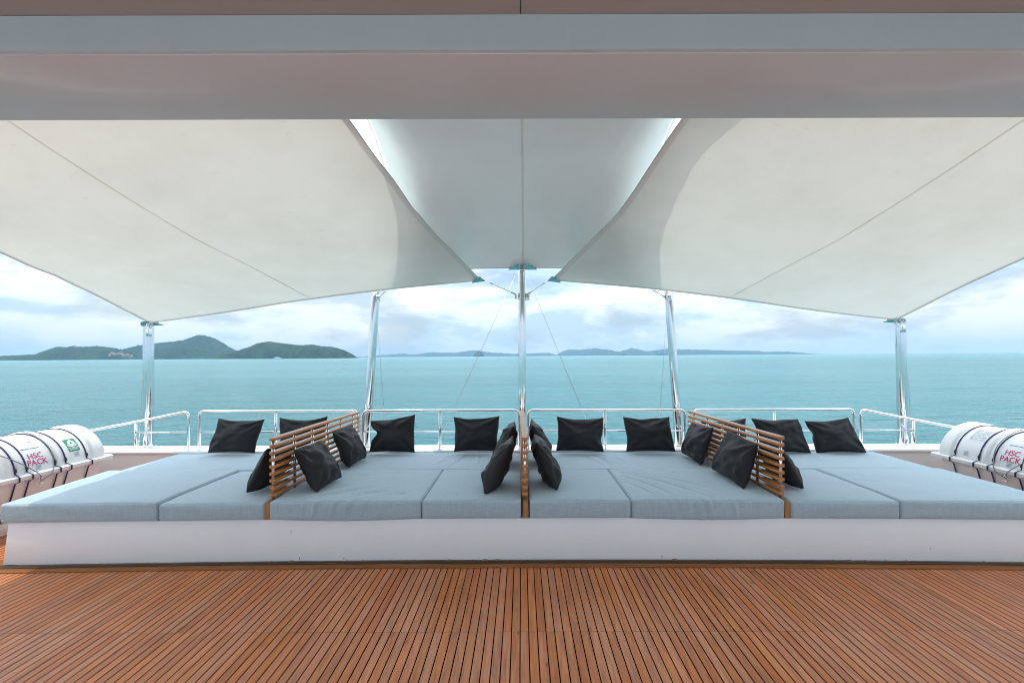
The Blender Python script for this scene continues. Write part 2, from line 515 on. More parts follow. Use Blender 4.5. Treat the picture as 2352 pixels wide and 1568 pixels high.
def island(prof, d, depth, seed, lump, nx=420, nt_=44, power=0.75, mat='forest'):
    """wooded island whose ridge follows measured heights; front and back slopes fall to the water"""
    xs = [(p[0] - 1198) / F * d for p in prof]
    hs = [max(0.0, (sea_horizon(p[0]) - p[1]) / F * d) + (CAM_H - SEA_Z) for p in prof]
    hs[-1] = 0.0
    if prof[0][0] > 1: hs[0] = 0.0
    bm = bmesh.new()
    rows = []
    so = Vector((seed * 17.3, seed * 5.1, 0))
    for i in range(nx + 1):
        x = xs[0] + (xs[-1] - xs[0]) * i / nx
        k = 0
        while k < len(xs) - 2 and x > xs[k + 1]: k += 1
        t = (x - xs[k]) / (xs[k + 1] - xs[k]); t = max(0, min(1, t))
        H = hs[k] * (1 - t) + hs[k + 1] * t
        row = []
        for j in range(nt_ + 1):
            v = -1 + 2 * j / nt_
            # the shore wanders
            q = Vector((x / 900, v * 1.2, 0)) + so
            wob = 1 + 0.25 * noise.noise(Vector((x / 350, 3 * seed, 0)))
            ridge = 0.25 * noise.noise(Vector((x / 420, 9.1, seed)))
            vv = v - ridge * (1 - v * v)
            z = H * max(0.0, 1 - abs(vv) ** 1.7) ** power
            gully = noise.fractal(Vector((x / (lump * 14), v * depth / (lump * 18), seed)), 1.0, 2.0, 4)
            z *= 1 + 0.20 * gully * (1 - max(0, 1 - abs(vv) * 3.0))
            bumpy = noise.noise(Vector((x / lump, v * depth / lump, seed * 2.2))) + 0.6 * noise.noise(Vector((x / lump * 2.3, v * depth / lump * 2.3, seed)))
            edge = min(1.0, z / (lump * 1.5 + 1e-6))
            z += bumpy * lump * 1.0 * edge
            row.append(bm.verts.new((x, d + depth * v * wob, SEA_Z - 3 + max(0.0, z + 3 * (1 if z > 0.5 else 0)))))
        rows.append(row)
    for i in range(nx):
        for j in range(nt_):
            bm.faces.new((rows[i][j], rows[i + 1][j], rows[i + 1][j + 1], rows[i][j + 1]))
    o = obj('island', bm, M[mat], smooth=True)
    tag(o, kind='structure')
    SEA_OBJS.append(o)
    return o

PROF_A = [(-260, 822), (-120, 818), (0, 819.5), (82, 816), (106, 813.5), (123, 809), (135, 806), (150, 800), (164, 797), (188, 797.3), (231, 796.4), (253, 799), (273, 803), (290, 806.7), (308, 813.5), (330, 821.5)]
PROF_B = [(280, 820), (298.7, 809.4), (329, 799), (354, 789.7), (380, 786.2), (405, 783.9), (426, 780), (447, 773.5), (458.7, 770), (470, 772.3), (484, 778.6), (493.5, 784), (507, 793), (519, 799), (542, 804.8), (556, 809), (577, 815), (600, 821)]
PROF_C = [(525, 820), (533, 816.4), (556, 808), (574.6, 801.8), (595.5, 794.3), (607, 787.4), (621, 784.6), (635, 786.7), (653.5, 790), (681, 792.5), (704.5, 793.9), (719.6, 792.5), (739, 795.5), (762.5, 797), (774, 800), (788, 804.8), (797, 811.7), (803.5, 820)]
island(PROF_B, 5000, 420, 2.0, 16)
# a lower spur in front of the peak
island([(300, 823), (330, 812), (365, 804), (400, 800.5), (430, 800), (455, 804), (485, 809), (520, 813), (560, 816.5), (590, 820.5)], 4350, 180, 6.0, 13)
island(PROF_A, 3900, 260, 3.0, 12)
island(PROF_C, 3500, 230, 4.0, 11)
# the far range along the horizon
FAR = [(804, 815.2), (897, 815), (924.5, 812), (947.7, 815.2), (989.5, 809.6), (1045, 810.6), (1082, 805), (1105.4, 806), (1128.6, 809.6), (1175, 813), (1221, 812), (1258.5, 810.6), (1286, 814)]
FAR2 = [(1275, 816), (1286, 810.6), (1305, 802.7), (1337, 803.6), (1365, 800.4), (1402, 804.5), (1421, 808.3), (1453, 799.4), (1486, 806.9), (1537, 801.3), (1578.6, 802.7), (1639, 804.5), (1685, 806), (1732, 806), (1750, 810.6), (1775, 813)]
FAR3 = [(1735, 813.4), (1750, 810.6), (1778, 807.3), (1806, 808.3), (1847.7, 812), (1880, 812.5)]
for k, (pf, dd) in enumerate(((FAR, 14600), (FAR2, 13600), (FAR3, 14000))):
    island(pf, dd, 700, 7.0 + k, 30, nx=260, nt_=20, power=0.6)
island([(1087, 816.5), (1090, 812.5), (1096, 806.5), (1101, 805.3), (1106, 807), (1110, 812.5), (1113, 816.5)], 9000, 90, 12.0, 14, nx=60, nt_=16, power=0.5)
island([(1426, 814.6), (1430, 812.6), (1436, 812.4), (1441, 814.4)], 9500, 50, 13.0, 8, nx=30, nt_=10, power=0.5)
island([(1500, 814.3), (1507, 812), (1518, 810.6), (1530, 812), (1536, 814.2)], 9800, 60, 14.0, 8, nx=30, nt_=10, power=0.5)

def sea_pt(px, h, d): return Vector(((px - 1198) / F * d, d, SEA_Z + h))

def house(px, py, d, w, label):
    """hillside house: rendered walls under a pitched tile roof"""
    h0 = (sea_horizon(px) - py) / F * d + (CAM_H - SEA_Z)
    c = sea_pt(px, h0, d)
    e = empty('hillside_house', c, label, 'house', 'houses on the wooded hillside')
    bm = bmesh.new()
    add_box(bm, c.x - w / 2, c.x + w / 2, c.y - 5, c.y + 5, c.z - 9, c.z + 5)
    obj('wall', bm, M['house'], e, smooth=False)
    bm = bmesh.new()
    a = [bm.verts.new((c.x + sx * (w / 2 + 0.8), c.y + sy * 6, c.z + 5.02)) for sx, sy in ((-1, -1), (1, -1), (1, 1), (-1, 1))]
    r1 = bm.verts.new((c.x - w / 2 * 0.6, c.y, c.z + 8.4)); r2 = bm.verts.new((c.x + w / 2 * 0.6, c.y, c.z + 8.4))
    for f in ((a[0], a[1], r2, r1), (a[2], a[3], r1, r2), (a[1], a[2], r2), (a[3], a[0], r1), tuple(a[::-1])): bm.faces.new(f)
    obj('roof', bm, M['tile'], e, smooth=False)
    SEA_OBJS.append(e)
H_ = [(171, 795.5, 3880, 26, 'pale villa on the crest of the left wooded hill'),
      (176, 797.5, 3860, 18, 'small annex just below the villa on the hill crest'),
      (257, 810.5, 3690, 17, 'uppermost left house of the pinkish hillside hamlet'),
      (264, 812.5, 3685, 20, 'wide house in the upper row of the hillside hamlet'),
      (272, 811.5, 3690, 16, 'narrow house in the middle of the hamlet upper row'),
      (279, 811.0, 3690, 14, 'small house at the right of the hamlet upper row'),
      (284, 815.0, 3660, 22, 'broad lowest house at the hamlet centre'),
      (252, 815.0, 3660, 12, 'little house low at the left end of the hamlet'),
      (293, 814.0, 3660, 15, 'house right of the broad lowest hamlet house'),
      (302, 817.0, 3640, 20, 'house nearest the pole at the hamlet right end')]
for h in H_: house(*h)

def ferry():
    d = 3200
    c = sea_pt(636.5, 0, d)
    e = empty('ferry', c, 'small blue and white passenger ferry crossing below the wooded headland', 'ferry')
    L = 64.0
    bm = bmesh.new()
    n = 14
    top, bot = [], []
    for k in range(n + 1):
        t = -1 + 2 * k / n
        wv = 6 * (1 - abs(t) ** 4) ** 0.6 if t > 0 else 6 * (1 - abs(t) ** 10) ** 0.5
        sheer = 4.2 + 1.8 * max(0, t) ** 2
        top.append((c.x - t * L / 2, wv, sheer)); bot.append((c.x - t * L / 2 * 0.92, wv * 0.7, -1.0))
    vt = [[bm.verts.new((x, c.y + s * w, SEA_Z + z)) for x, w, z in top] for s in (-1, 1)]
    vb = [[bm.verts.new((x, c.y + s * w, SEA_Z + z)) for x, w, z in bot] for s in (-1, 1)]
    for k in range(n):
        for s in (0, 1): bm.faces.new((vt[s][k], vt[s][k + 1], vb[s][k + 1], vb[s][k]))
        bm.faces.new((vt[0][k], vt[1][k], vt[1][k + 1], vt[0][k + 1]))
    obj('hull', bm, M['hull_blue'], e)
    bm = bmesh.new()
    add_box(bm, c.x - 18, c.x + 26, c.y - 5, c.y + 5, SEA_Z + 4.3, SEA_Z + 7.4, 0.4, 2)
    obj('main_cabin', bm, M['paint'], e)
    bm = bmesh.new()
    add_box(bm, c.x - 14, c.x + 14, c.y - 4, c.y + 4, SEA_Z + 7.5, SEA_Z + 10.2, 0.4, 2)
    obj('upper_cabin', bm, M['paint'], e)
    bm = bmesh.new()
    add_box(bm, c.x + 0, c.x + 5, c.y - 2, c.y + 2, SEA_Z + 10.3, SEA_Z + 13.2, 0.4, 2)
    obj('funnel', bm, M['tile'], e)
    SEA_OBJS.append(e)
ferry()

def haze():
    bm = bmesh.new()
    add_box(bm, -15800, 15800, -15800, 15800, SEA_Z - 6, SEA_Z + 330)
    m = bpy.data.materials.new('haze_air'); m.use_nodes = True
    nt = m.node_tree
    nt.nodes.remove(nt.nodes['Principled BSDF'])
    v = nt.nodes.new('ShaderNodeVolumePrincipled')
    v.inputs['Color'].default_value = (0.40, 0.67, 0.93, 1)
    v.inputs['Density'].default_value = 6.0e-5
    v.inputs['Anisotropy'].default_value = 0.0
    nt.links.new(v.outputs[0], nt.nodes['Material Output'].inputs['Volume'])
    o = obj('haze', bm, m, smooth=False)
    tag(o, kind='stuff')
    SEA_OBJS.append(o)
haze()

for o in SEA_OBJS:
    o.matrix_world = TILT @ Matrix.Translation(o.location)

# ------------------------------------------------------------------ boat: deck, hull bulwark, roof overhang
def front_y(x): return 3.545 - 0.075 * (x / 3.8) ** 2        # curved front of the sunbed platform

def make_deck():
    bm = bmesh.new()
    add_box(bm, -5.2, 5.2, -1.2, 5.6, -0.08, 0.0)
    o = obj('deck', bm, M['deck'], smooth=False)
    tag(o, kind='structure')
    bm = bmesh.new()
    add_box(bm, -5.2, 5.2, -5.0, -1.2005, -0.08, 0.0)  # added out of view behind the camera for neutral bounce light
    tag(obj('bounce_deck', bm, M['bounce_deck'], smooth=False), kind='structure')
    bm = bmesh.new()
    n = 60
    for k in range(n):
        xa, xb = -3.86 + 7.76 * k / n, -3.86 + 7.76 * (k + 1) / n
        q = []
        for z in (0.0005, 0.006):
            for x, dy in ((xa, -0.125), (xb, -0.125), (xb, 0.10), (xa, 0.10)):
                q.append(bm.verts.new((x, front_y(x) + dy, z)))
        bm.faces.new(q[4:8])
        bm.faces.new((q[0], q[1], q[5], q[4]))
    bmesh.ops.remove_doubles(bm, verts=bm.verts[:], dist=0.0004)
    obj('margin_board', bm, M['margin'], o, smooth=False)
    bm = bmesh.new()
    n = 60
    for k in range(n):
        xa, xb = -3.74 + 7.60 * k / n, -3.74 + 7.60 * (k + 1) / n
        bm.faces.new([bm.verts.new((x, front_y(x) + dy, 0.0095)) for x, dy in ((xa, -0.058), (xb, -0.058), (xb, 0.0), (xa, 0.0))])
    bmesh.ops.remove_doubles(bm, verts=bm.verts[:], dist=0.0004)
    obj('foot_shade_strip', bm, M['foot_shade'], o, smooth=False)  # dark strip painted in for the shade and reflection below the platform
make_deck()

def make_bulwark():
    e = empty('bulwark', (0, 5.48, 0), 'low white bulwark with a wide flat cap closing off the stern behind the sunbeds', 'bulwark')
    bm = bmesh.new()
    add_box(bm, -5.0, 5.0, 5.335, 5.63, 0.0, 0.43)
    add_box(bm, -5.2, -5.003, -5.0, 5.63, 0.0, 0.43)
    add_box(bm, 5.003, 5.2, -5.0, 5.63, 0.0, 0.43)
    obj('wall', bm, M['paint'], e, smooth=False)
    bm = bmesh.new()
    add_box(bm, -5.25, 5.25, 5.31, 5.66, 0.433, 0.462, 0.01, 3)
    add_box(bm, -5.25, -4.97, -5.0, 5.305, 0.433, 0.462, 0.01, 3)
    add_box(bm, 4.97, 5.25, -5.0, 5.305, 0.433, 0.462, 0.01, 3)
    obj('cap', bm, M['paint'], e, angle=40)
    bm = bmesh.new()
    add_box(bm, -5.19, 5.19, -5.0, 5.62, -7.5, -0.085)
    obj('hull', bm, M['paint'], e, smooth=False)
make_bulwark()

def make_roof():
    e = empty('roof_overhang', (0, 1.4, 2.4), 'white painted roof overhang with a stepped glossy beam across the top', 'roof')
    bm = bmesh.new()
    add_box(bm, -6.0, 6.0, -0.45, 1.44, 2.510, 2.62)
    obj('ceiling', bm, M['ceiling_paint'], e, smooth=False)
    bm = bmesh.new()
    add_box(bm, -6.0, 6.0, 1.443, 1.843, 2.40, 3.50, 0.006, 2)  # upper part, out of view, raised to keep bounce light off the awnings
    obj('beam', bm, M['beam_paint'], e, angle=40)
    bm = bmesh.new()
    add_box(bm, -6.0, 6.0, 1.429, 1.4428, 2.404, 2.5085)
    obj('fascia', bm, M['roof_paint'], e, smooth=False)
    bm = bmesh.new()
    add_box(bm, -0.0015, 0.0015, -0.45, 1.425, 2.5075, 2.5115)
    obj('panel_joint', bm, M['dark'], e, smooth=False)
make_roof()

# ------------------------------------------------------------------ awnings
def surf_mesh(name, G, mat, parent):
    bm = bmesh.new()
    V = [[bm.verts.new(p) for p in row] for row in G]
    for i in range(len(G) - 1):
        for j in range(len(G[0]) - 1):
            bm.faces.new((V[i][j], V[i + 1][j], V[i + 1][j + 1], V[i][j + 1]))
    return obj(name, bm, mat, parent)

def coons(c0, c1, d0, d1, us, vs):
    """c0,c1: curves along u at v=0,1; d0,d1: curves along v at u=0,1"""
    G = []
    for i, u in enumerate(us):
        row = []
        for j, v in enumerate(vs):
            a = c0[i] * (1 - v) + c1[i] * v
            b = d0[j] * (1 - u) + d1[j] * u
            c = c0[0] * (1 - u) * (1 - v) + c0[-1] * u * (1 - v) + c1[0] * (1 - u) * v + c1[-1] * u * v
            row.append(a + b - c)
        G.append(row)
    return G

def hem_strip(parent, rows, mat):
    """folded hem: the cloth's outermost strip with a rope bead along its edge"""
    bm = bmesh.new()
    V = [[bm.verts.new(p) for p in row] for row in rows]
    for i in range(len(rows) - 1):
        for j in range(len(rows[0]) - 1):
            bm.faces.new((V[i][j], V[i + 1][j], V[i + 1][j + 1], V[i][j + 1]))
    add_tube(bm, rows[0], 0.005, 6)
    return obj('hem', bm, mat, parent)

def corner_plate(parent, c, ux, uy, w, h, skew=0.0, thick=0.012, bolts=5):
    """half-lens stainless clamp plate lying in the cloth's corner; ux along its straight edge, uy into the cloth"""
    ux = ux.normalized(); uz = ux.cross(uy).normalized(); uy = uz.cross(ux).normalized()
    bm = bmesh.new()
    out = []
    n = 20
    for k in range(n + 1):
        t = k / n
        out.append((-w / 2 + w * t + skew * math.sin(math.pi * t), h * math.sin(math.pi * t) ** 0.7))
    def ring(o): return [bm.verts.new(c + ux * x + uy * y + uz * o) for x, y in out]
    a, b = ring(thick / 2), ring(-thick / 2)
    bm.faces.new(a); bm.faces.new(b[::-1])
    for k in range(len(a)):
        bm.faces.new((a[k], a[(k + 1) % len(a)], b[(k + 1) % len(a)], b[k]))
    p = obj('corner_plate', bm, M['plate'], parent, smooth=False)
    for k in range(bolts):
        t = (k + 0.6) / (bolts + 0.2)
        bm = bmesh.new()
        x, y = -w / 2 + w * t, h * math.sin(math.pi * t) ** 0.7 * 0.62
        q = c + ux * x + uy * y
        add_tube(bm, [q - uz * (thick / 2 + 0.011), q + uz * (thick / 2 + 0.011)], 0.0075, 8)
        obj('bolt', bm, M['wire'], p)
    return p

def shackle(parent, a, b, r=0.006):
    """tension rod with turnbuckle forks from a to b"""
    bm = bmesh.new()
    d = (b - a)
    L = d.length
    add_tube(bm, [a, a + d * 0.12, a + d * 0.13, a + d * 0.8, a + d * 0.81, b],
             [r * 1.8, r * 1.8, r, r, r * 2.2, r * 2.2], 10)
    return obj('tension_rod', bm, M['chrome'], parent)

def side_awning(s, outer, aft, inner, label):
    """s = -1 left, +1 right. outer/inner run aft to forward, aft runs outer to inner"""
    us = [0.0, 0.009] + [0.009 + (0.986 - 0.009) * k / 64 for k in range(1, 65)] + [1.0]
    vs = [0.0, 0.008] + [0.008 + 0.992 * k / 56 for k in range(1, 57)]
    o_c, i_c, a_c = spline(outer, vs), spline(inner, vs), spline(aft, us)
    f_c = spline([outer[-1], (Vector(outer[-1]) + Vector(inner[-1])) / 2 + Vector((0, 0.03, 0.05)), inner[-1]], us)
    G = coons(a_c, f_c, o_c, i_c, us, vs)
    # gentle pull lines into the corners and a faint sag
    for i, row in enumerate(G):
        for j, p in enumerate(row):
            u, v = us[i], vs[j]
            e = 16 * u * (1 - u) * v * (1 - v)
            p.z -= 0.05 * e
            p.z += 0.004 * noise.noise(Vector((u * 3, v * 3, s * 4.0))) * e
            rip = 0.006 * math.exp(-((1 - u) / 0.05) ** 2) * noise.noise(Vector((v * 11, 2.0, s)))
            rip += 0.006 * math.exp(-(u / 0.04) ** 2) * noise.noise(Vector((v * 13, 7.0, s)))
            p.x += rip * 1.4; p.z += rip
    e = empty('side_awning', (outer[0][0], outer[0][1], outer[0][2]), label, 'awning', 'tensioned side awnings')
    n = len(us) - 1
    surf_mesh('canopy', [row[1:] for row in G[1:n]], M['awning'], e)
    hem_strip(e, [G[n], G[n - 1]], M['hem'])
    hem_strip(e, [G[0], G[1]], M['hem'])
    hem_strip(e, [[row[0] for row in G[1:n]], [row[1] for row in G[1:n]]], M['hem'])
    return e, (G, us, vs)

def grid_pt(S_, u, v):
    G, us, vs = S_
    def loc(L, x):
        for k in range(len(L) - 1):
            if x <= L[k + 1] or k == len(L) - 2: return k, (x - L[k]) / (L[k + 1] - L[k])
    i, a = loc(us, u); j, b = loc(vs, v)
    return (G[i][j] * (1 - a) + G[i + 1][j] * a) * (1 - b) + (G[i][j + 1] * (1 - a) + G[i + 1][j + 1] * a) * b

def seam(S_, a, b, parent, w=0.011, drop=0.003):
    """welded seam: a straight line in plan laid against the underside of the cloth; a, b are (u, v)"""
    p0, p1 = grid_pt(S_, *a), grid_pt(S_, *b)
    n = 70
    L = []
    u, v = a
    for k in range(n + 1):
        t = k / n
        X, Y = p0.x + (p1.x - p0.x) * t, p0.y + (p1.y - p0.y) * t
        for _ in range(8):
            h = 1e-3
            u = min(1 - 2 * h, max(0, u)); v = min(1 - 2 * h, max(0, v))
            p = grid_pt(S_, u, v)
            pu, pv = grid_pt(S_, u + h, v), grid_pt(S_, u, v + h)
            a1, a2, b1, b2 = (pu.x - p.x) / h, (pv.x - p.x) / h, (pu.y - p.y) / h, (pv.y - p.y) / h
            det = a1 * b2 - a2 * b1
            if abs(det) < 1e-9: break
            ex, ey = X - p.x, Y - p.y
            u += (ex * b2 - ey * a2) / det; v += (a1 * ey - b1 * ex) / det
        L.append(grid_pt(S_, min(1, max(0, u)), min(1, max(0, v))))
    bm = bmesh.new()
    prev = None
    for k, p in enumerate(L):
        t = (L[min(k + 1, n)] - L[max(k - 1, 0)]); side = Vector((-t.y, t.x, 0)).normalized() * w
        ring = [bm.verts.new(p + side - Vector((0, 0, drop))), bm.verts.new(p - side - Vector((0, 0, drop)))]
        if prev: bm.faces.new((prev[0], prev[1], ring[1], ring[0]))
        prev = ring
    return obj('seam', bm, M['seam'], parent)

OUT_L = [(-4.215, 5.48, 1.885), (-4.09, 4.50, 2.140), (-4.05, 3.75, 2.315), (-4.13, 2.85, 2.60), (-4.40, 1.88, 3.0)]
INN_L = [(-0.45, 5.40, 2.345), (-0.80, 4.5, 2.640), (-0.925, 4.1, 2.770), (-1.147, 3.2, 3.074), (-1.48, 1.88, 3.48)]
AFT_L = [OUT_L[0], (-3.30, 5.36, 1.99), (-2.36, 5.33, 2.128), (-1.42, 5.35, 2.245), INN_L[0]]
OUT_R = [(4.25, 5.48, 1.895), (4.12, 4.50, 2.140), (4.06, 3.85, 2.290), (4.14, 2.9, 2.60), (4.40, 1.88, 3.0)]
INN_R = [(0.335, 5.40, 2.345), (0.72, 4.5, 2.640), (0.87, 4.1, 2.770), (1.075, 3.2, 3.074), (1.43, 1.88, 3.48)]
AFT_R = [OUT_R[0], (3.28, 5.36, 1.99), (2.33, 5.33, 2.125), (1.38, 5.35, 2.245), INN_R[0]]
eL, GL = side_awning(-1, OUT_L, AFT_L, INN_L, 'cream side awning stretched over the left sunbeds, lit through by the sun')
eR, GR = side_awning(1, OUT_R, AFT_R, INN_R, 'cream side awning stretched over the right sunbeds, lit through by the sun')

def find_uv(S_, px, py):
    G, us, vs = S_
    best = None
    for i in range(len(us)):
        for j in range(len(vs)):
            p = G[i][j]
            x = 1198 + p.x / p.y * F; y = 817 - (p.z - CAM_H) / p.y * F - (x - 1176) * 0.003
            d = (x - px) ** 2 + (y - py) ** 2
            if best is None or d < best[0]: best = (d, us[i], vs[j])
    return best[1:]
def lengthen(a, b):
    """carry a seam on to the cloth's forward edge"""
    if b[1] < 0.999 and a[1] != b[1]:
        k = (1 - a[1]) / (b[1] - a[1])
        u = a[0] + (b[0] - a[0]) * k
        if u < 0: k = (0 - a[0]) / (b[0] - a[0])
        b = (a[0] + (b[0] - a[0]) * k, a[1] + (b[1] - a[1]) * k)
    return a, b
aL = find_uv(GL, 715, 685); seam(GL, *lengthen((aL[0], 0.0), find_uv(GL, 120, 322)), eL)
aR = find_uv(GR, 1672, 682); seam(GR, *lengthen((aR[0], 0.0), find_uv(GR, 2262, 315)), eR)

for e, s, O, I in ((eL, -1, OUT_L, INN_L), (eR, 1, OUT_R, INN_R)):
    # outer corner clamp facing the pole, inner corner clamp facing the centre mast
    c = Vector(O[0]) + Vector((s * 0.005, 0.0, -0.012))
    corner_plate(e, c + Vector((s * -0.02, 0.03, -0.012)), Vector((1, 0.0, 0.04 * -s)), Vector((0.15 * -s, -1, 0.35)), 0.25, 0.13)
    c = Vector(I[0])
    corner_plate(e, c + Vector((s * 0.03, 0.0, -0.016)), Vector((1, 0.10 * -s, -0.16 * s)), Vector((0.25 * s, -1, 0.33)), 0.15, 0.10, bolts=4)

# centre canopy
CEN = [(0.02, 5.50, 2.50), (0.015, 4.9, 2.80), (0.01, 4.3, 3.00), (0.0, 3.2, 3.16), (0.0, 1.86, 3.42)]
EDG = [(1.53, 5.50, 2.42), (1.20, 4.45, 2.98), (1.165, 3.57, 3.31), (1.36, 3.02, 3.48), (1.62, 1.86, 3.70)]
from mathutils.bvhtree import BVHTree
def cloth_tree(S_):
    G = S_[0]
    m = len(G[0])
    return BVHTree.FromPolygons([tuple(p) for row in G for p in row],
                                [(i * m + j, (i + 1) * m + j, (i + 1) * m + j + 1, i * m + j + 1) for i in range(len(G) - 1) for j in range(m - 1)])
SIDE_TREES = [cloth_tree(GL), cloth_tree(GR)]

def centre_awning():
    e = empty('centre_awning', (0.02, 5.5, 2.5), 'grey-green centre awning rising from the middle mast above the two cream awnings', 'awning')
    us = [0.0, 0.014] + [0.014 + 0.972 * k / 72 for k in range(1, 73)] + [1.0]
    vs = [0.0, 0.010] + [0.010 + 0.990 * k / 60 for k in range(1, 61)]
    cen = spline(CEN, vs)
    Lc = spline([(-x, y, z) for x, y, z in EDG], vs); Rc = spline(EDG, vs)
    G = []
    for u in us:
        t = -1 + 2 * u
        a = abs(t)
        row = []
        for j, v in enumerate(vs):
            E = Rc[j] if t >= 0 else Lc[j]
            C = cen[j]
            w = a ** (1.25 + 3.6 * min(1, v * 1.9))          # peaked over the mast, then a trough with turned-up sides
            p = Vector((C.x + (E.x - C.x) * a, C.y + (E.y - C.y) * a - 0.10 * math.sin(math.pi * a) * (1 - v) ** 6, C.z + (E.z - C.z) * w))
            sm = lambda q: (lambda c: c * c * (3 - 2 * c))(min(1, max(0, q)))
            p.z -= 0.42 * sm((a - 0.34) / 0.32) * (1 - 0.75 * sm((a - 0.72) / 0.28)) * math.exp(-((v - 0.21) / 0.15) ** 2)   # cloth folds down beside the side awnings
            rip = 0.02 * math.exp(-((1 - a) / 0.10) ** 2) * noise.noise(Vector((v * 22, 3.0 * (1 if t > 0 else 2), a * 2)))
            p.z += rip; p.x += rip * 0.6
            sgn = 1 if p.x > 0 else -1
            top = None
            for tr in SIDE_TREES:
                for off in (0.0, 0.05, 0.10, 0.16, 0.22):
                    hit = tr.ray_cast(Vector((p.x + sgn * off, p.y, 9.0)), Vector((0, 0, -1)))[0]
                    if hit is not None: top = max(top or -9, hit.z - 0.35 * off)
            if top is not None:
                gap = p.z - top - 0.06
                p.z += 0.5 * (math.sqrt(gap * gap + 0.06 ** 2) - gap)      # soft clearance above the side cloth
            row.append(p)
        G.append(row)
    n = len(us) - 1
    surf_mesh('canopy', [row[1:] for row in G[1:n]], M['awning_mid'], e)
    hem_strip(e, [G[0], G[1]], M['hem'])
    hem_strip(e, [G[n], G[n - 1]], M['hem'])
    hem_strip(e, [[row[0] for row in G[1:n]], [row[1] for row in G[1:n]]], M['awning_mid'])
    seam((G, us, vs), (0.5, 0.0), (0.5, 0.99), e, w=0.008)
    corner_plate(e, Vector((0.015, 5.47, 2.478)), Vector((1, 0, 0)), Vector((0, -1, 0.28)), 0.33, 0.16, bolts=8)
centre_awning()

# ------------------------------------------------------------------ poles and stays
def pole(base, top, r, label, brackets):
    e = empty('awning_pole', base, label, 'pole', 'polished awning poles')
    base, top = Vector(base), Vector(top)
    bm = bmesh.new()
    n = 12
    add_tube(bm, [base + (top - base) * k / n for k in range(n + 1)], r, 28)
    obj('tube', bm, M['chrome'], e, angle=50)
    bm = bmesh.new()
    z = base.z
    add_tube(bm, [(base.x, base.y, z), (base.x, base.y, z + 0.012)], r * 1.35, 28)
    obj('base_flange', bm, M['chrome'], e, angle=40)
    for (dx, dz) in brackets:
        bm = bmesh.new()
        t = (top.z - dz - base.z) / (top.z - base.z)
        c = base + (top - base) * t
        sx = 1 if dx > 0 else -1
        p = c + Vector((sx * r * 0.6, -r * 0.75, 0)) if abs(dx) < 0.5 else c + Vector((sx * r, 0, 0))
        q = Vector((sx, -0.6 if abs(dx) < 0.5 else -0.15, 0)).normalized()
        add_box(bm, p.x - 0.006, p.x + 0.006 + abs(q.x) * 0.03, p.y - 0.035, p.y + 0.01, p.z - 0.04, p.z + 0.04, 0.004, 2)
        add_tube(bm, [p + q * 0.03 + Vector((0, 0, -0.022)), p + q * 0.03 + Vector((0, 0, 0.026))], 0.013, 10)
        obj('bracket', bm, M['chrome'], e, angle=40)
    return e
CAPZ = 0.462
pc = pole((0.005, 5.545, CAPZ), (0.01, 5.545, 2.475), 0.045, 'slim polished centre mast behind the middle teak screen', [(1, 0.30), (-1, 0.30)])
pl = pole((-4.292, 5.56, CAPZ), (-4.292, 5.56, 1.865), 0.054, 'polished pole holding the outer corner of the left awning', [(0.2, 0.09)])
pr = pole((4.385, 5.56, CAPZ), (4.363, 5.56, 1.885), 0.054, 'polished pole holding the outer corner of the right awning', [(-0.2, 0.09)])
pil = pole((-1.785, 5.53, CAPZ), (-1.655, 5.53, 2.36), 0.047, 'leaning inner pole between the middle mast and the left corner pole', [(0.2, 0.20)])
pir = pole((1.80, 5.53, CAPZ), (1.675, 5.53, 2.36), 0.047, 'leaning inner pole between the middle mast and the right corner pole', [(-0.2, 0.20)])

shackle(eL, Vector((-0.355, 5.43, 2.325)), Vector((-0.06, 5.53, 2.205)))
shackle(eR, Vector((0.265, 5.43, 2.325)), Vector((0.07, 5.53, 2.205)))
shackle(eL, Vector((-1.50, 5.36, 2.225)), Vector((-1.62, 5.47, 2.165)), 0.005)
shackle(eR, Vector((1.46, 5.36, 2.225)), Vector((1.62, 5.47, 2.165)), 0.005)
shackle(eL, Vector((-4.20, 5.50, 1.865)), Vector((-4.262, 5.505, 1.765)), 0.006)
shackle(eR, Vector((4.23, 5.50, 1.875)), Vector((4.335, 5.505, 1.785)), 0.006)

def stay(a, b, label):
    a, b = Vector(a), Vector(b)
    e = empty('stay_wire', b, label, 'wire', 'thin stay wires of the awning poles')
    bm = bmesh.new()
    d = a - b
    add_tube(bm, [b, b + d * 0.5, a], 0.0024, 8)
    obj('cable', bm, M['wire'], e)
    bm = bmesh.new()
    add_tube(bm, [b, b + d.normalized() * 0.06, b + d.normalized() * 0.062, b + d.normalized() * 0.16], [0.003, 0.003, 0.005, 0.005], 8)
    obj('turnbuckle', bm, M['chrome'], e)
stay(at(1184, 634, 5.52), at(1000, 1030, 5.62), 'thin wire slanting down left from the top of the centre mast')
stay(at(1212, 634, 5.52), at(1372, 1028, 5.62), 'thin wire slanting down right from the top of the centre mast')
stay(at(864, 700, 5.55), at(888, 1026, 5.63), 'thin wire beside the left leaning inner pole')
stay(at(1533, 700, 5.55), at(1510, 1024, 5.63), 'thin wire beside the right leaning inner pole')
stay(at(333, 770, 5.58), at(318, 1027, 5.63), 'thin wire beside the left corner pole')
stay(at(2081, 770, 5.58), at(2094, 1022, 5.63), 'thin wire beside the right corner pole')

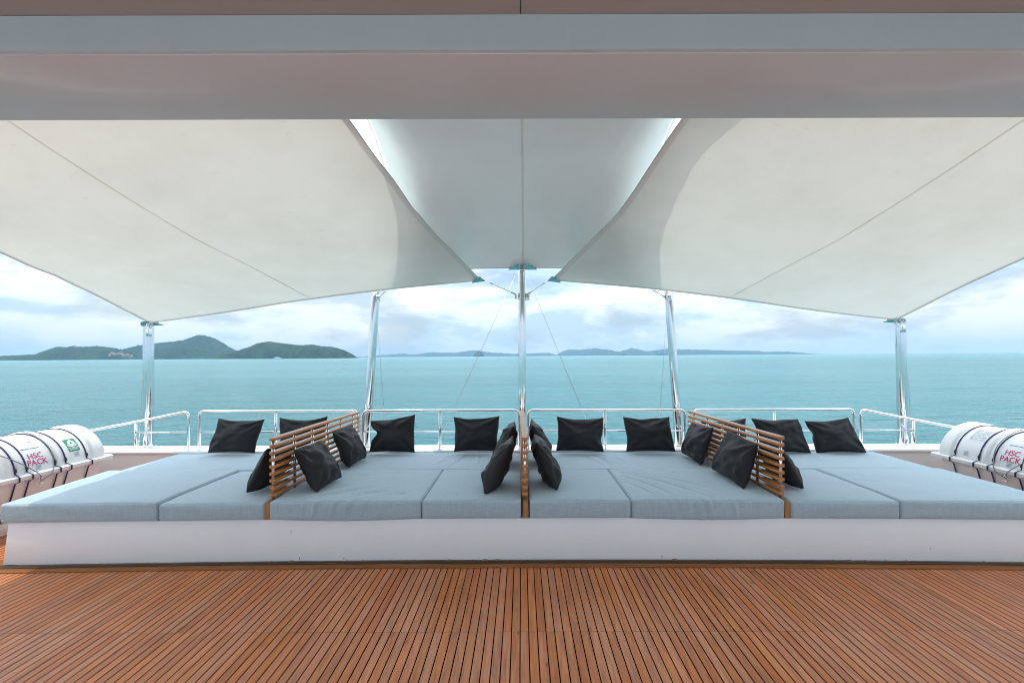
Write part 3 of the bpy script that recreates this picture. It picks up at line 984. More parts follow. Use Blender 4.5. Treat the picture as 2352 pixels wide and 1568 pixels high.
# ------------------------------------------------------------------ guard rails
RY, RZ, MZ = 5.365, 0.896, 0.665
RT = 0.0145
def rail(x0, x1, posts, label, rnd=(True, True)):
    e = empty('guard_rail', ((x0 + x1) / 2, RY, CAPZ), label, 'railing', 'stainless guard rails on the stern cap')
    bm = bmesh.new()
    pts = fillet([(x0, RY, CAPZ), (x0, RY, RZ), (x1, RY, RZ), (x1, RY, CAPZ)], 0.06)
    add_tube(bm, pts, RT, 14)
    obj('top_tube', bm, M['chrome'], e)
    bm = bmesh.new()
    add_tube(bm, [(x0 + RT * 0.8, RY, MZ), (x1 - RT * 0.8, RY, MZ)], 0.0085, 12)
    obj('middle_tube', bm, M['chrome'], e)
    for x in posts:
        bm = bmesh.new()
        add_tube(bm, [(x, RY, CAPZ), (x, RY, RZ - RT * 0.9)], RT, 14)
        obj('post', bm, M['chrome'], e)
    for x in [x0, x1] + list(posts):
        bm = bmesh.new()
        add_tube(bm, [(x, RY, CAPZ), (x, RY, CAPZ + 0.006)], RT * 1.8, 16)
        obj('foot', bm, M['chrome'], e, angle=40)
def rx(px): return (px - 1198) / F * RY
rail(rx(457), rx(822), [rx(633)], 'straight guard rail section left of the left teak screen')
rail(rx(834), rx(1192), [rx(1010)], 'guard rail section from the left teak screen to the centre mast')
rail(rx(1213), rx(1572), [rx(1389)], 'guard rail section from the centre mast to the right teak screen')
rail(rx(1592), rx(1961), [rx(1778)], 'straight guard rail section right of the right teak screen')
def end_rail(s, label):
    e = empty('guard_rail', (s * 3.9, RY, CAPZ), label, 'railing', 'stainless guard rails on the stern cap')
    xi = s * 3.70 if s < 0 else s * 3.765
    bm = bmesh.new()
    pts = fillet([(xi, RY, CAPZ), (xi, RY, RZ), (xi + s * 0.60, RY, RZ - 0.118), (xi + s * 1.22, RY, RZ - 0.235), (xi + s * 1.22, RY, CAPZ)], 0.06)
    add_tube(bm, pts, RT, 14)
    obj('top_tube', bm, M['chrome'], e)
    xp = xi + s * 0.585
    bm = bmesh.new()
    add_tube(bm, [(xi + s * RT * 0.8, RY, MZ), (xp, RY, MZ)], 0.0085, 12)
    obj('middle_tube', bm, M['chrome'], e)
    bm = bmesh.new()
    add_tube(bm, [(xp, RY, CAPZ), (xp, RY, RZ - 0.130)], RT, 14)
    obj('post', bm, M['chrome'], e)
    for x in (xi, xp, xi + s * 1.22):
        bm = bmesh.new()
        add_tube(bm, [(x, RY, CAPZ), (x, RY, CAPZ + 0.006)], RT * 1.8, 16)
        obj('foot', bm, M['chrome'], e, angle=40)
end_rail(-1, 'sloping guard rail end dropping towards the left raft canister')
end_rail(1, 'sloping guard rail end dropping towards the right raft canister')

# ------------------------------------------------------------------ sunbed platform
BT = 0.306
def platform():
    e = empty('sunbed_platform', (0.03, 4.4, 0.0), 'long low white platform carrying all the blue-grey mattresses', 'platform')
    bm = bmesh.new()
    n = 60
    secs = []
    for k in range(n + 1):
        x = -3.705 + 7.535 * k / n
        y = front_y(x)
        secs.append((x, y))
    rows = []
    for x, y in secs:
        fl = 1 + 0.008 * 0
        rows.append([bm.verts.new((x, 5.33, 0.014)), bm.verts.new((x, y - 0.012, 0.014)), bm.verts.new((x, y - 0.014, 0.020)),
                     bm.verts.new((x, y + 0.012, BT - 0.008)), bm.verts.new((x, y + 0.018, BT)), bm.verts.new((x, 5.33, BT))])
    # ends rake outwards towards the deck
    for r, s in ((rows[0], -1), (rows[-1], 1)):
        for v in r:
            v.co.x += s * 0.012 * (1 - v.co.z / BT)
    for k in range(n):
        a, b = rows[k], rows[k + 1]
        for q in range(6):
            bm.faces.new((a[q], b[q], b[(q + 1) % 6], a[(q + 1) % 6]))
    bm.faces.new(rows[0]); bm.faces.new(rows[-1][::-1])
    obj('body', bm, M['base_paint'], e, angle=35)
    bm = bmesh.new()
    a = []
    for k in range(n + 1):
        x = -3.60 + 7.32 * k / n
        a.append([bm.verts.new((x, front_y(x) - 0.004, z)) for z in (0.0065, 0.0135)] + [bm.verts.new((x, 5.32, z)) for z in (0.0135, 0.0065)])
    for k in range(n):
        for q in range(4): bm.faces.new((a[k][q], a[k + 1][q], a[k + 1][(q + 1) % 4], a[k][(q + 1) % 4]))
    bm.faces.new(a[0]); bm.faces.new(a[-1][::-1])
    obj('toe_plinth', bm, M['base_paint'], e, smooth=False)
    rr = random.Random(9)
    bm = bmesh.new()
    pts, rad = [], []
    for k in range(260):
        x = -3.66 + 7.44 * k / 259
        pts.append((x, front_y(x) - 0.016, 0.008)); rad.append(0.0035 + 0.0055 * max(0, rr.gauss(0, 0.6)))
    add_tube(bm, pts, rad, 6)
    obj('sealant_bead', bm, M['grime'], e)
    for x, z, h_, w_ in ((-1.69, 0.215, 0.030, 0.0018), (-1.62, 0.032, 0.020, 0.003), (1.02, 0.035, 0.012, 0.006), (-1.30, 0.030, 0.010, 0.004), (2.95, 0.10, 0.008, 0.004)):
        bm = bmesh.new()
        f = (z - 0.020) / (BT - 0.028)
        y = front_y(x) - 0.014 + 0.026 * f
        add_box(bm, x - w_ / 2, x + w_ / 2, y - 0.0022, y + 0.004, z - h_ / 2, z + h_ / 2)
        obj('stain', bm, M['grime'], e, smooth=False)
platform()

def axis_coords(a, b, r, step):
    L = b - a
    n = max(4, int(L / step))
    mid = [a + r + (L - 2 * r) * k / n for k in range(n + 1)]
    return [a, a + r * 0.12, a + r * 0.4, a + r * 0.7] + mid + [b - r * 0.7, b - r * 0.4, b - r * 0.12, b]

def mattress(x0, x1, y0, y1, z1, label, seed, front=False, puff=0.012, folds=(), slack=0.0, front_folds=(), taper=0.0):
    st = 0.0125 if folds else 0.022
    z0 = BT + 0.001
    r = 0.016
    X, Y, Z = axis_coords(x0, x1, r, st), axis_coords(y0, y1, r, st), axis_coords(z0, z1, r, 0.014)
    bm = bmesh.new()
    cache = {}
    def vert(i, j, k):
        key = (i, j, k)
        if key in cache: return cache[key]
        p = Vector((X[i], Y[j], Z[k]))
        c = Vector((min(max(p.x, x0 + r), x1 - r), min(max(p.y, y0 + r), y1 - r), min(max(p.z, z0 + r), z1 - r)))
        d = p - c
        if d.length > 1e-7: p = c + d.normalized() * r
        u, v, w = (X[i] - x0) / (x1 - x0), (Y[j] - y0) / (y1 - y0), (Z[k] - z0) / (z1 - z0)
        eu, ev, ew = 4 * u * (1 - u), 4 * v * (1 - v), 4 * w * (1 - w)
        # stuffing: crowned top, swollen sides
        p.z += puff * w * (eu ** 0.45) * (ev ** 0.45)
        p.z += 0.006 * w * noise.noise(Vector((p.x * 2.1, p.y * 2.4, seed))) * min(1, eu * 3) * min(1, ev * 3)
        sw = 0.010 * ew ** 0.7
        p.y += (sw * eu ** 0.3) * ((v > 0.99) - (v < 0.01))
        p.x += (sw * 0.35 * ev ** 0.3) * ((u > 0.99) - (u < 0.01))
        # the seam at the rim wanders a little
        p.z += 0.004 * w * noise.noise(Vector((p.x * 3.3, p.y * 3.3, seed + 5)))
        p.y += 0.004 * noise.noise(Vector((p.x * 3.0, w * 2, seed + 9)))
        # slack cloth sags below the platform edge on the front
        if front and slack:
            p.z -= slack * (1 - w) * (1 if v < 0.05 else 0) * math.sin(math.pi * u) ** 1.0
        for (ax, ay, bx, by, wd, amp) in folds:
            dx, dy = bx - ax, by - ay
            L2 = dx * dx + dy * dy
            t = ((p.x - ax) * dx + (p.y - ay) * dy) / L2
            if -0.2 < t < 1.2:
                tt = max(0, min(1, t))
                qx, qy = ax + dx * tt + 0.02 * math.sin(tt * 5 + seed), ay + dy * tt
                dd = math.hypot(p.x - qx, p.y - qy)
                g = 1.3 * amp * w * (math.exp(-(dd / wd) ** 2) - 0.55 * math.exp(-((dd - 1.7 * wd) / wd) ** 2)) * math.sin(math.pi * min(1, max(0, t * 0.8 + 0.1)))
                p.z += g
        if front and v < 0.02:
            for (fx, lean, wd, amp) in front_folds:
                dd = p.x - fx - lean * (w - 0.5)
                p.y -= 1.7 * amp * math.exp(-(dd / (1.3 * wd)) ** 2) * (0.35 + 0.65 * w)
                p.y += 1.1 * amp * math.exp(-((dd - 2 * wd) / wd) ** 2) * w
        p.x += taper * (1 - v) * (1 - u)
        if front:
            p.y += (front_y(p.x) - 3.545) * (1 - v)
        cache[key] = bm.verts.new(p)
        return cache[key]
    nx, ny, nz = len(X) - 1, len(Y) - 1, len(Z) - 1
    for i in range(nx):
        for j in range(ny):
            for k in (0, nz):
                bm.faces.new((vert(i, j, k), vert(i + 1, j, k), vert(i + 1, j + 1, k), vert(i, j + 1, k)))
    for i in range(nx):
        for k in range(nz):
            for j in (0, ny):
                bm.faces.new((vert(i, j, k), vert(i + 1, j, k), vert(i + 1, j, k + 1), vert(i, j, k + 1)))
    for j in range(ny):
        for k in range(nz):
            for i in (0, nx):
                bm.faces.new((vert(i, j, k), vert(i, j + 1, k), vert(i, j + 1, k + 1), vert(i, j, k + 1)))
    o = obj('mattress', bm, M['mattress'])
    return tag(o, label, 'mattress', 'blue-grey mattresses on the white platform')
FY, MY1, MY2, BY = 3.545, 4.522, 4.530, 5.325
TZ = 0.440
mattress(-3.86, -2.650, FY, MY1, TZ + 0.004, 'wide front mattress at the far left with a sunlit strip on its outer edge', 1.0, True, 0.010, taper=0.105)
mattress(-2.640, -1.885, FY, MY1, TZ - 0.010, 'narrow front mattress just left of the left teak screen', 2.0, True, 0.012)
mattress(-1.845, -0.742, FY, MY1, TZ - 0.002, 'wide creased front mattress just right of the left teak screen', 3.0, True, 0.016, slack=0.014,
         folds=[(-1.75, 3.62, -1.35, 4.05, 0.018, 0.006), (-1.55, 3.60, -1.15, 3.98, 0.016, 0.007), (-1.35, 3.60, -1.0, 3.85, 0.016, 0.006), (-1.62, 3.58, -1.30, 3.82, 0.012, 0.005), (-1.1, 3.60, -0.82, 3.80, 0.014, 0.005), (-1.5, 4.3, -0.9, 4.42, 0.02, 0.004)],
         front_folds=[(-1.52, 0.03, 0.014, 0.009), (-1.39, 0.05, 0.012, 0.008), (-1.28, 0.03, 0.014, 0.010), (-1.17, 0.04, 0.012, 0.007), (-1.60, 0.02, 0.01, 0.005)])
mattress(-0.734, -0.008, FY, MY1, TZ - 0.002, 'narrow front mattress just left of the middle teak screen', 4.0, True, 0.014)
mattress(0.058, 0.798, FY, MY1, TZ - 0.002, 'narrow front mattress just right of the middle teak screen', 5.0, True, 0.014)
mattress(0.806, 1.918, FY, MY1, TZ + 0.001, 'wide creased front mattress just left of the right teak screen', 6.0, True, 0.016, slack=0.014,
         folds=[(0.86, 4.30, 1.20, 3.62, 0.016, 0.008), (0.90, 4.40, 1.42, 3.66, 0.018, 0.009), (0.95, 4.45, 1.55, 3.80, 0.018, 0.006), (0.84, 4.10, 1.05, 3.64, 0.014, 0.006), (1.30, 3.70, 1.48, 3.58, 0.012, 0.006), (1.05, 4.46, 1.5, 4.30, 0.02, 0.004)],
         front_folds=[(1.30, -0.02, 0.014, 0.010), (1.38, -0.03, 0.011, 0.008), (1.11, -0.03, 0.014, 0.006), (1.56, -0.02, 0.012, 0.007)])
mattress(1.966, 2.742, FY, MY1, TZ - 0.006, 'narrow front mattress just right of the right teak screen', 7.0, True, 0.012)
mattress(2.750, 3.900, FY, MY1, TZ + 0.002, 'wide front mattress at the far right end of the platform', 8.0, True, 0.010,
         folds=[(2.79, 4.25, 3.0, 4.22, 0.012, 0.004), (2.78, 4.12, 2.98, 4.06, 0.010, 0.004)])
mattress(-3.775, -1.885, MY2, BY, TZ - 0.004, 'rear mattress along the stern left of the left teak screen', 9.0, False, 0.010)
mattress(-1.845, -0.008, MY2, BY, TZ - 0.004, 'rear mattress between the left and middle teak screens', 10.0, False, 0.012,
         folds=[(-0.74, 5.15, -0.86, 4.72, 0.02, 0.009), (-0.60, 5.20, -0.72, 4.66, 0.02, 0.009), (-0.44, 5.15, -0.46, 4.75, 0.018, 0.008), (-1.5, 4.8, -1.2, 4.6, 0.02, 0.005)])
mattress(0.058, 1.918, MY2, BY, TZ - 0.004, 'rear mattress between the middle and right teak screens', 11.0, False, 0.012,
         folds=[(0.62, 5.15, 0.80, 4.70, 0.018, 0.007), (0.80, 5.18, 0.88, 4.62, 0.018, 0.009), (0.95, 5.05, 1.05, 4.70, 0.016, 0.008), (1.1, 5.1, 1.3, 4.9, 0.02, 0.006)])
mattress(1.966, 3.870, MY2, BY, TZ - 0.004, 'rear mattress along the stern right of the right teak screen', 12.0, False, 0.010)

# ------------------------------------------------------------------ teak screens between the beds
def screen(xf, xb, xbase, label):
    e = empty('teak_screen', (xf, 3.6, BT), label, 'screen', 'slatted teak screens between the sunbeds')
    y0, y1 = 3.60, 5.355
    d = Vector((xb - xf, y1 - y0, 0)); L = d.length; d.normalize()
    n = Vector((-d.y, d.x, 0))
    hw = 0.0235
    bm = bmesh.new()
    for k in range(9):
        z1 = 0.893 - 0.0518 * k; z0 = z1 - 0.0225
        out = []
        for (t0, s0) in ((0, 1), (L, -1)):
            for q in range(9):
                a = -math.pi / 2 + math.pi * q / 8
                cx = t0 + s0 * hw
                out.append((cx - s0 * math.cos(a) * hw, s0 * -math.sin(a) * hw))
        ch = 0.003
        rings = []
        for (z, ins) in ((z0, ch), (z0 + ch, 0), (z1 - ch, 0), (z1, ch)):
            ring = []
            for (t, w) in out:
                tt = min(max(t, ins), L - ins); ww = max(-hw + ins, min(hw - ins, w))
                p = Vector((xf, y0, 0)) + d * tt + n * ww
                ring.append(bm.verts.new((p.x, p.y, z)))
            rings.append(ring)
        m = len(out)
        for a, b in zip(rings[:-1], rings[1:]):
            for q in range(m): bm.faces.new((a[q], a[(q + 1) % m], b[(q + 1) % m], b[q]))
        bm.faces.new(rings[0][::-1]); bm.faces.new(rings[-1])
    obj('slats', bm, M['slat'], e, angle=40)
    for t in (0.028, 0.35, 0.66, 0.97, 1.28, 1.60, L - 0.03):
        p = Vector((xf, y0, 0)) + d * t
        bm = bmesh.new()
        add_tube(bm, [(p.x, p.y, 0.42), (p.x, p.y, 0.885)], 0.0105, 14)
        obj('spacer_rod', bm, M['chrome'], e)
    bm = bmesh.new()
    pts = [(xbase - 0.019, front_y(xbase) + 0.010), (xbase + 0.019, front_y(xbase) + 0.010), (xb + 0.015, 5.32), (xb - 0.015, 5.32)]
    a = [bm.verts.new((x, y, BT + 0.001)) for x, y in pts]; b = [bm.verts.new((x, y, 0.425)) for x, y in pts]
    bm.faces.new(a[::-1]); bm.faces.new(b)
    for q in range(4): bm.faces.new((a[q], a[(q + 1) % 4], b[(q + 1) % 4], b[q]))
    obj('base_board', bm, M['board'], e, smooth=False)
screen(-1.868, -1.812, -1.865, 'slatted teak screen on the left, seen along its right face')
screen(0.022, 0.004, 0.025, 'slatted teak screen in the middle, seen end on')
screen(1.943, 1.852, 1.942, 'slatted teak screen on the right, seen along its left face')

# ------------------------------------------------------------------ black scatter pillows
def pillow(tl, tr, br, bl, label, seed, t=0.16, dent=0.0, skew=0.0, cave=None):
    """corners as the viewer of its front sees them; stuffed cloth with pinched pointed corners"""
    tl, tr, br, bl = (Vector(p) for p in (tl, tr, br, bl))
    nrm = ((tr - bl).cross(tl - br)).normalized()
    n = 34
    rnd = random.Random(seed)
    ph = [rnd.uniform(0, 6) for _ in range(8)]
    bm = bmesh.new()
    V = {}
    wdt = (tr - tl).length
    for side in (1, -1):
        for i in range(n + 1):
            for j in range(n + 1):
                rim = i in (0, n) or j in (0, n)
                if side == -1 and rim:
                    V[(side, i, j)] = V[(1, i, j)]; continue
                # denser near the rim
                u = 0.5 - 0.5 * math.cos(math.pi * i / n); v = 0.5 - 0.5 * math.cos(math.pi * j / n)
                u = 0.5 * u + 0.5 * i / n; v = 0.5 * v + 0.5 * j / n
                U, W = 2 * u - 1, 2 * v - 1
                # sides drawn in between the corners
                pin = 0.055
                uu = 0.5 + 0.5 * U * (1 - pin * (1 - W * W) * (1 + 0.35 * noise.noise(Vector((W * 1.5, seed, U)))))
                vv = 0.5 + 0.5 * W * (1 - (pin + (dent if W > 0 else 0)) * (1 - U * U) * (1 + 0.35 * noise.noise(Vector((U * 1.5, seed + 3, W)))))
                uu += skew * (vv - 0.5) + 0.02 * noise.noise(Vector((seed * 3.1, W * 1.2, 4.0))) * abs(U)
                vv += 0.03 * noise.noise(Vector((U * 1.3, seed * 2.7, 8.0))) * (1 if W > 0 else 0) * abs(W)
                if cave and U * cave[0] > 0: uu -= cave[0] * cave[2] * math.exp(-((W - cave[1]) / 0.28) ** 2) * abs(U) ** 3
                p = (bl * (1 - uu) + br * uu) * (1 - vv) + (tl * (1 - uu) + tr * uu) * vv
                a, b = max(0, 1 - U * U), max(0, 1 - W * W)
                h = t / 2 * (a * b) ** 0.46
                h *= 1.10 - (0.22 + 0.03 * (seed % 7)) * W                      # stuffing settles down
                h *= 1 + 0.34 * noise.noise(Vector((U * 1.6, W * 1.6, seed * 1.7 + side)))
                # creases running out of the corners
                for q, (cu, cv) in enumerate(((-1, -1), (1, -1), (1, 1), (-1, 1))):
                    du, dv = U - cu, W - cv
                    r = math.hypot(du, dv); an = math.atan2(dv * -cv, du * -cu)
                    h += 0.0135 * math.exp(-((r - 0.55) / 0.38) ** 2) * math.sin(an * 9 + ph[q]) * (a * b) ** 0.25
                h += 0.012 * noise.noise(Vector((U * 3.4, W * 4.2, seed + 11 * side))) * (a * b) ** 0.3
                if dent: h -= dent * 0.5 * t * math.exp(-((U) / 0.35) ** 2 - ((W - 0.75) / 0.3) ** 2)
                p = p + nrm * (h * side)
                p.z = max(p.z, 0.4465)
                V[(side, i, j)] = bm.verts.new(p)
    for side in (1, -1):
        for i in range(n):
            for j in range(n):
                q = [V[(side, i, j)], V[(side, i + 1, j)], V[(side, i + 1, j + 1)], V[(side, i, j + 1)]]
                if len(set(q)) == 4: bm.faces.new(q if side == 1 else q[::-1])
    o = obj('pillow', bm, M['pillow'])
    return tag(o, label, 'pillow', 'black scatter pillows on the sunbeds')

def rail_pillow(TL, TR, BR, BL, label, seed, **k):
    yt, yb = 5.27, 5.20
    pillow(at(*TL, yt), at(*TR, yt), at(*BR, yb), at(*BL, yb), label, seed, **k)
rail_pillow((502, 960), (608, 962), (585, 1040), (476, 1040), 'black pillow against the rail at the far left, its left corner splayed out', 1, dent=0.06)
rail_pillow((641, 958), (752, 956), (745, 1038), (640, 1038), 'black pillow against the rail partly hidden behind the left teak screen', 2, dent=0.10)
rail_pillow((850, 966), (953, 951), (953, 1039), (848, 1038), 'black pillow by the rail with a caved-in left side, right of the left screen', 3, dent=0.05, cave=(-1, 0.15, 0.13))
rail_pillow((1042, 957), (1148, 955), (1142, 1036), (1041, 1037), 'neat square black pillow by the rail left of the middle screen', 4, dent=0.05)
rail_pillow((1279, 957), (1387, 959), (1387, 1038), (1277, 1035), 'black pillow by the rail nearest right of the middle screen', 5, dent=0.05, cave=(1, -0.3, 0.04))
rail_pillow((1430, 957), (1537, 957), (1552, 1037), (1438, 1037), 'black pillow by the rail halfway between the middle and right screens', 6, dent=0.04)
rail_pillow((1610, 966), (1713, 960), (1716, 1037), (1612, 1037), 'black pillow by the rail seen only through the slats of the right screen', 7, dent=0.06)
rail_pillow((1725, 960), (1833, 962), (1864, 1040), (1752, 1040), 'black pillow leaning left by the rail just beyond the right screen', 8, dent=0.03)
rail_pillow((1847, 966), (1948, 958), (1991, 1040), (1875, 1040), 'black pillow by the rail at the far right, its top corner pointing up', 9, dent=0.05, cave=(-1, 0.2, 0.06))
# leaning on the screens
pillow((-1.795, 3.80, 0.77), (-1.755, 4.22, 0.775), (-1.53, 4.10, 0.475), (-1.585, 3.73, 0.45), 'large front black pillow tilted diamond-wise on the right face of the left screen', 10, t=0.15)
pillow((-1.785, 4.55, 0.79), (-1.755, 4.98, 0.81), (-1.60, 4.95, 0.46), (-1.63, 4.55, 0.45), 'black pillow with a raised corner on the right face of the left screen, rear one', 11, t=0.14)
pillow((-1.915, 4.10, 0.79), (-1.93, 3.66, 0.80), (-2.125, 3.72, 0.452), (-2.10, 4.15, 0.455), 'black pillow seen edge on against the left face of the left screen', 12, t=0.13)
pillow((-0.075, 4.20, 0.81), (-0.085, 3.78, 0.815), (-0.285, 3.66, 0.452), (-0.27, 4.08, 0.452), 'front black pillow propped on the left face of the middle screen', 13, t=0.15)
pillow((-0.075, 4.98, 0.83), (-0.08, 4.55, 0.84), (-0.235, 4.50, 0.452), (-0.22, 4.90, 0.452), 'rear black pillow propped on the left face of the middle screen', 14, t=0.15)
pillow((0.115, 3.85, 0.815), (0.105, 4.27, 0.82), (0.27, 4.18, 0.452), (0.275, 3.76, 0.452), 'front black pillow propped on the right face of the middle screen', 15, t=0.15)
pillow((0.105, 4.62, 0.84), (0.10, 5.05, 0.84), (0.24, 4.98, 0.452), (0.25, 4.56, 0.452), 'rear black pillow propped on the right face of the middle screen', 16, t=0.15)
pillow((1.79, 5.08, 0.80), (1.82, 4.58, 0.815), (1.71, 4.62, 0.45), (1.69, 5.10, 0.47), 'black pillow on the left face of the right screen, rear one near the rail', 17, t=0.14)
pillow((1.83, 4.28, 0.845), (1.87, 3.82, 0.80), (1.735, 3.78, 0.45), (1.72, 4.38, 0.47), 'large black pillow on the left face of the right screen, front one', 18, t=0.15)
pillow((2.00, 3.70, 0.77), (1.985, 4.14, 0.78), (2.18, 4.16, 0.452), (2.205, 3.78, 0.452), 'black pillow seen edge on against the right face of the right screen', 19, t=0.13)

# ------------------------------------------------------------------ life raft canisters
def text_mesh(body, size):
    cu = bpy.data.curves.new('txt', 'FONT')
    cu.body = body; cu.size = size; cu.align_x = 'CENTER'; cu.align_y = 'CENTER'
    cu.space_line = 0.85
    cu.resolution_u = 3
    cu.offset = size * 0.012
    o = bpy.data.objects.new('txt', cu); COL.objects.link(o)
    dg = bpy.context.evaluated_depsgraph_get(); dg.update()
    me = bpy.data.meshes.new_from_object(o.evaluated_get(dg))
    bpy.data.objects.remove(o); bpy.data.curves.remove(cu)
    return me

RZ0, RR = 0.475, 0.315
def raft_profile(y, yc, half):
    """shell radius along the axis: domed ends, raised ribs"""
    d = half - abs(y - yc)
    if d <= 0: return 0.0
    end = 0.055
    r = RR
    for a, b in ((0.05, 0.20), (0.50, 0.57), (0.87, 0.94)):
        e = 0.018
        k = min(max((d - a) / e, 0), 1) * min(max((b - d) / e, 0), 1)
        r += 0.020 * k * k * (3 - 2 * k)
    if d < end:
        q = 1 - d / end
        r = (r - 0.10) + 0.10 * math.sqrt(max(0, 1 - q ** 2.4))
    return r

def raft(s, label):
    yc, half = 4.11, 0.93
    xc = s * 4.63
    e = empty('liferaft_canister', (xc, yc, 0.0), label, 'liferaft', 'white liferaft canisters beside the platform')
    # upper shell
    n = 150
    ys = [yc - half + 2 * half * k / n for k in range(n + 1)]
    extra = [yc + sg * (half - q) for sg in (-1, 1) for q in (0.0015, 0.005, 0.009)]
    ys = sorted(ys[1:-1] + extra)
    bm = bmesh.new()
    rows = []
    m = 40
    for y in ys:
        r = raft_profile(y, yc, half)
        rows.append([bm.verts.new((xc + r * math.cos(math.pi * k / m), y, RZ0 + r * math.sin(math.pi * k / m))) for k in range(m + 1)])
    for a, b in zip(rows[:-1], rows[1:]):
        for k in range(m): bm.faces.new((a[k], a[k + 1], b[k + 1], b[k]))
    bm.faces.new(rows[0]); bm.faces.new(rows[-1][::-1])
    obj('upper_shell', bm, M['shell'], e, angle=50)
    # lower shell: tapering tub
    bm = bmesh.new()
    prof = [(0.325, RZ0 - 0.012), (0.318, RZ0 - 0.06), (0.295, RZ0 - 0.16), (0.265, RZ0 - 0.25), (0.22, RZ0 - 0.30), (0.12, RZ0 - 0.325)]
    rows = []
    for (w, z) in prof:
        ring = []
        hy = half - 0.01 - (0.325 - w) * 0.7
        cr = 0.10
        for (cx, cy, a0) in ((w - cr, hy - cr, 0), (-w + cr, hy - cr, 90), (-w + cr, -hy + cr, 180), (w - cr, -hy + cr, 270)):
            for q in range(7):
                a = math.radians(a0 + 15 * q)
                ring.append(bm.verts.new((xc + cx + cr * math.cos(a), yc + cy + cr * math.sin(a), z)))
        rows.append(ring)
    k = len(rows[0])
    for a, b in zip(rows[:-1], rows[1:]):
        for q in range(k): bm.faces.new((a[q], b[q], b[(q + 1) % k], a[(q + 1) % k]))
    bm.faces.new(rows[0]); bm.faces.new(rows[-1][::-1])
    obj('lower_shell', bm, M['shell'], e, angle=60)
    # flange
    bm = bmesh.new()
    rings = []
    for (o_, z) in ((0.0, RZ0 - 0.030), (0.010, RZ0 - 0.026), (0.012, RZ0 + 0.004), (0.004, RZ0 + 0.010), (-0.03, RZ0 + 0.012)):
        w, hy, cr = 0.356 + o_, half + 0.03 + o_, 0.07
        ring = []
        for (cx, cy, a0) in ((w - cr, hy - cr, 0), (-w + cr, hy - cr, 90), (-w + cr, -hy + cr, 180), (w - cr, -hy + cr, 270)):
            for q in range(7):
                a = math.radians(a0 + 15 * q)
                ring.append(bm.verts.new((xc + cx + cr * math.cos(a), yc + cy + cr * math.sin(a), z)))
        rings.append(ring)
    for a, b in zip(rings[:-1], rings[1:]):
        for q in range(k): bm.faces.new((a[q], a[(q + 1) % k], b[(q + 1) % k], b[q]))
    bm.faces.new(rings[0][::-1]); bm.faces.new(rings[-1])
    obj('flange', bm, M['shell'], e, angle=50)
    si = -s           # towards the boat's centre
    # straps
    for y in ((4.79, 4.57, 4.465, 4.21, 4.095, 3.72, 3.45) if s < 0 else (4.81, 4.56, 4.42, 4.17, 4.03, 3.70, 3.45)):
        bm = bmesh.new()
        hwid = 0.0042
        path = [(0.21, RZ0 - 0.315), (0.276, RZ0 - 0.245), (0.306, RZ0 - 0.15), (0.335, RZ0 - 0.05), (0.374, RZ0 - 0.032), (0.374, RZ0 + 0.008)]
        r = raft_profile(y, yc, half) + 0.004
        pts = [(a, b) for a, b in path]
        pts += [(r * math.cos(math.radians(t)), RZ0 + r * math.sin(math.radians(t))) for t in range(5, 176, 5)]
        pts += [(-a, b) for a, b in path[::-1]]
        prev = None
        for q, (px_, pz) in enumerate(pts):
            ang = math.atan2(pz - RZ0, px_)
            nx, nz = math.cos(ang) * 0.004, math.sin(ang) * 0.004
            ring = [bm.verts.new((xc + px_ - nx, y - hwid, pz - nz)), bm.verts.new((xc + px_ - nx, y + hwid, pz - nz)),
                    bm.verts.new((xc + px_ + nx, y + hwid, pz + nz)), bm.verts.new((xc + px_ + nx, y - hwid, pz + nz))]
            if prev:
                for w in range(4): bm.faces.new((prev[w], prev[(w + 1) % 4], ring[(w + 1) % 4], ring[w]))
            prev = ring
        st = obj('strap', bm, M['strap'], e, smooth=False)
        bm = bmesh.new()
        a = math.radians(11)
        c = Vector((xc + si * (r + 0.006) * math.cos(a), y, RZ0 + r * math.sin(a)))
        R = Matrix.Translation(c) @ Matrix.Rotation(-si * (math.pi / 2 - a) * -1, 4, 'Y')
        add_box(bm, -0.016, 0.016, -0.008, 0.008, -0.005, 0.005, 0.002, 2, R)
        obj('buckle', bm, M['dark'], st)

    def on_shell(me, yo, th, name, mat, lift, parent=e):
        """wrap a flat decal (x right, y up) onto the shell's inboard face; th in degrees above the flange"""
        for v in me.vertices:
            x, y = v.co.x, v.co.y
            Y = yo + (x if s < 0 else -x)
            r = raft_profile(Y, yc, half) + lift
            a = math.radians(th) + y / RR
            v.co = (xc + si * r * math.cos(a), Y, RZ0 + r * math.sin(a))
        return link_mesh(name, me, mat, parent, smooth=False)

    def quad(x0, x1, y0, y1, nn=8):
        bm = bmesh.new()
        g = [[bm.verts.new((x0 + (x1 - x0) * i / 2, y0 + (y1 - y0) * j / nn, 0)) for j in range(nn + 1)] for i in range(3)]
        for i in range(2):
            for j in range(nn): bm.faces.new((g[i][j], g[i + 1][j], g[i + 1][j + 1], g[i][j + 1]))
        me = bpy.data.meshes.new('decal'); bm.to_mesh(me); bm.free()
        return me

    def poly(lst):
        bm = bmesh.new()
        for pts in lst:
            f = bm.faces.new([bm.verts.new((x, y, 0)) for x, y in pts])
        bmesh.ops.triangulate(bm, faces=bm.faces[:])
        me = bpy.data.meshes.new('decal'); bm.to_mesh(me); bm.free()
        return me
    ty = 4.318 if s < 0 else 4.285
    on_shell(text_mesh('HSC\nPACK', 0.071), ty, 22, 'lettering', M['pink'], 0.0025)
